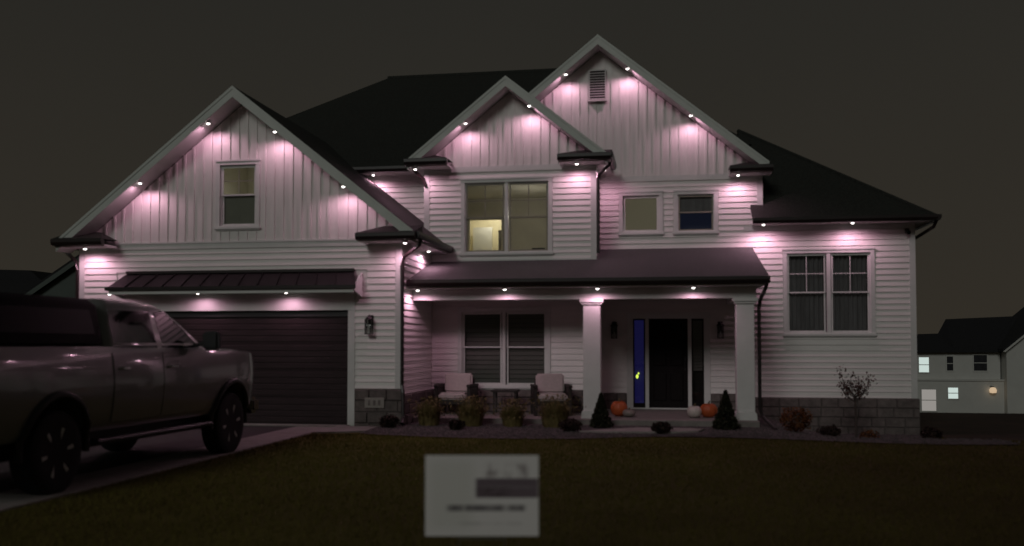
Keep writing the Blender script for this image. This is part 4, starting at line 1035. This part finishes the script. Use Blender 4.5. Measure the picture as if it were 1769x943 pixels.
    q = MB(); q.box(-.78, .78, -3.03, -2.985, .85, 1.46); q.build('tailgate', M['paint'], T, local=True, bevel=.012)
make_truck()

# ------------------------------------------------------------------ neighbouring houses
def nwin(parent, x0, x1, z0, z1, y, m):
    b = MB(); b.box(x0-.1, x1+.1, y-.06, y, z1, z1+.1); b.box(x0-.1, x1+.1, y-.06, y, z0-.1, z0); b.box(x0-.1, x0, y-.055, y, z0, z1); b.box(x1, x1+.1, y-.055, y, z0, z1); b.box(x0, x1, y-.05, y, (z0+z1)/2-.03, (z0+z1)/2+.03)
    w = b.build('window', M['nwall'], parent); MB().box(x0, x1, y-.03, y-.005, z0, z1).build('pane', M[m], w)
NY = 84.0
n1 = thing('house', (29, NY, -4.35), 'pale neighbouring house with lit windows far behind to the right', 'house')

b = MB(); b.box(19.5, 28.2, NY, NY+9, -5.2, 1.0); nw = b.build('wall', M['nwall'], n1)
b = MB(); b.box(19.5, 28.75, NY-.5, NY-.001, -5.2, -1.45); b.build('lower_wall', M['nwall'], n1)
b = MB(); b.box(19.5, 28.8, NY-.62, NY-.002, -1.45, -1.32); b.build('band_board', M['nwall'], n1)
b = MB(); b.slab([(24.4,NY-.5,1.1),(28.6,NY-.5,1.1),(36,NY+4.5,4.35),(25.2,NY+4.5,3.9)], .15); b.slab([(19,NY-.5,1.05),(24.4,NY-.5,1.1),(25.2,NY+4.5,3.9),(24.2,NY+3.3,2.6),(19,NY+3.3,2.45)], .15); b.build('roof', M['nroof'], n1)
b = MB(); b.prism([(28.3,-5.2),(40,-5.2),(40,1.2),(34.1,6.2),(28.3,1.2)], NY-1.2, NY+6); b.build('gable_wall', M['nwall'], n1)
b = MB(); b.slab([(27.9,NY-1.6,1.25),(34.1,NY-1.6,6.55),(34.1,NY+6,6.55),(27.9,NY+6,1.25)], .22); b.slab([(40.3,NY-1.6,1.25),(34.1,NY-1.6,6.55),(34.1,NY+6,6.55),(40.3,NY+6,1.25)], .22); b.build('roof', M['nroof'], n1)
b = MB(); b.prism([(27.9,1.03),(34.1,6.33),(34.1,6.1),(28.1,1.0)], NY-1.64, NY-1.605); b.build('rake_board', M['nwall'], n1)
for a in ((21.70,22.50,-.75,.52,NY,'litcool'),(23.95,24.45,-.6,.6,NY,'dark'),(26.1,27.15,-.6,.72,NY,'dark'),(21.75,22.9,-4.0,-2.2,NY-.5,'litdim'),(23.87,24.66,-2.95,-2.03,NY-.5,'litcool')):
    nwin(n1, *a)
l1 = thing('porch_lamp', (27.3, NY-.7, -2.2), 'warm lit lamp on the lower wall of the far right house', 'lamp')
b = MB(); b.lathe([(.05,-2.45),(.26,-2.42),(.30,-2.2),(.20,-2.0),(.05,-1.96)], 10, at=(27.32, NY-.85, 0)); b.build('lamp_glass', M['litwarm'], l1, smooth=True)
MB().box(27.2, 27.44, NY-.75, NY-.501, -2.0, -1.9).build('bracket', M['blackplastic'], l1)
# house far behind on the left
LY = 50.0
n2 = thing('house', (-38, LY, -1.6), 'dark green grey house far behind at the left edge', 'house')
b = MB(); b.prism([(-37.9,-3),(-26.5,-3),(-26.5,4.3),(-32.0,7.8),(-37.4,4.3),(-37.9,4.2)], LY, LY+8); b.build('gable_wall', M['nwall2'], n2)
b = MB(); b.slab([(-38.1,LY-.35,4.3),(-32,LY-.35,8.1),(-32,LY+8,8.1),(-38.1,LY+8,4.3)], .2); b.slab([(-25.9,LY-.35,4.3),(-32,LY-.35,8.1),(-32,LY+8,8.1),(-25.9,LY+8,4.3)], .2); b.build('roof', M['nroof'], n2)
b = MB(); b.prism([(-38.1,4.12),(-32,7.92),(-32,7.62),(-37.7,4.06)], LY-.40, LY-.352); b.build('rake_board', M['nwall2'], n2)
b = MB(); b.box(-46, -37.9, LY+1.2, LY+8, -3, 4.25); b.build('wall', M['nwall2'], n2)
b = MB(); b.slab([(-46,LY+.7,4.35),(-37.7,LY+.7,4.35),(-36.3,LY+3.6,5.75),(-46,LY+3.6,5.75)], .15); b.build('roof', M['nroof'], n2)
b = MB(); b.box(-46, -26, LY-.45, LY-.36, 4.02, 4.30); b.build('gutter', M['nwall2'], n2)
b = MB(); b.prism([(-46,5.3),(-39.0,5.3),(-40.3,6.4),(-46,6.6)], LY+4, LY+7); b.build('roof', M['nroof'], n2)
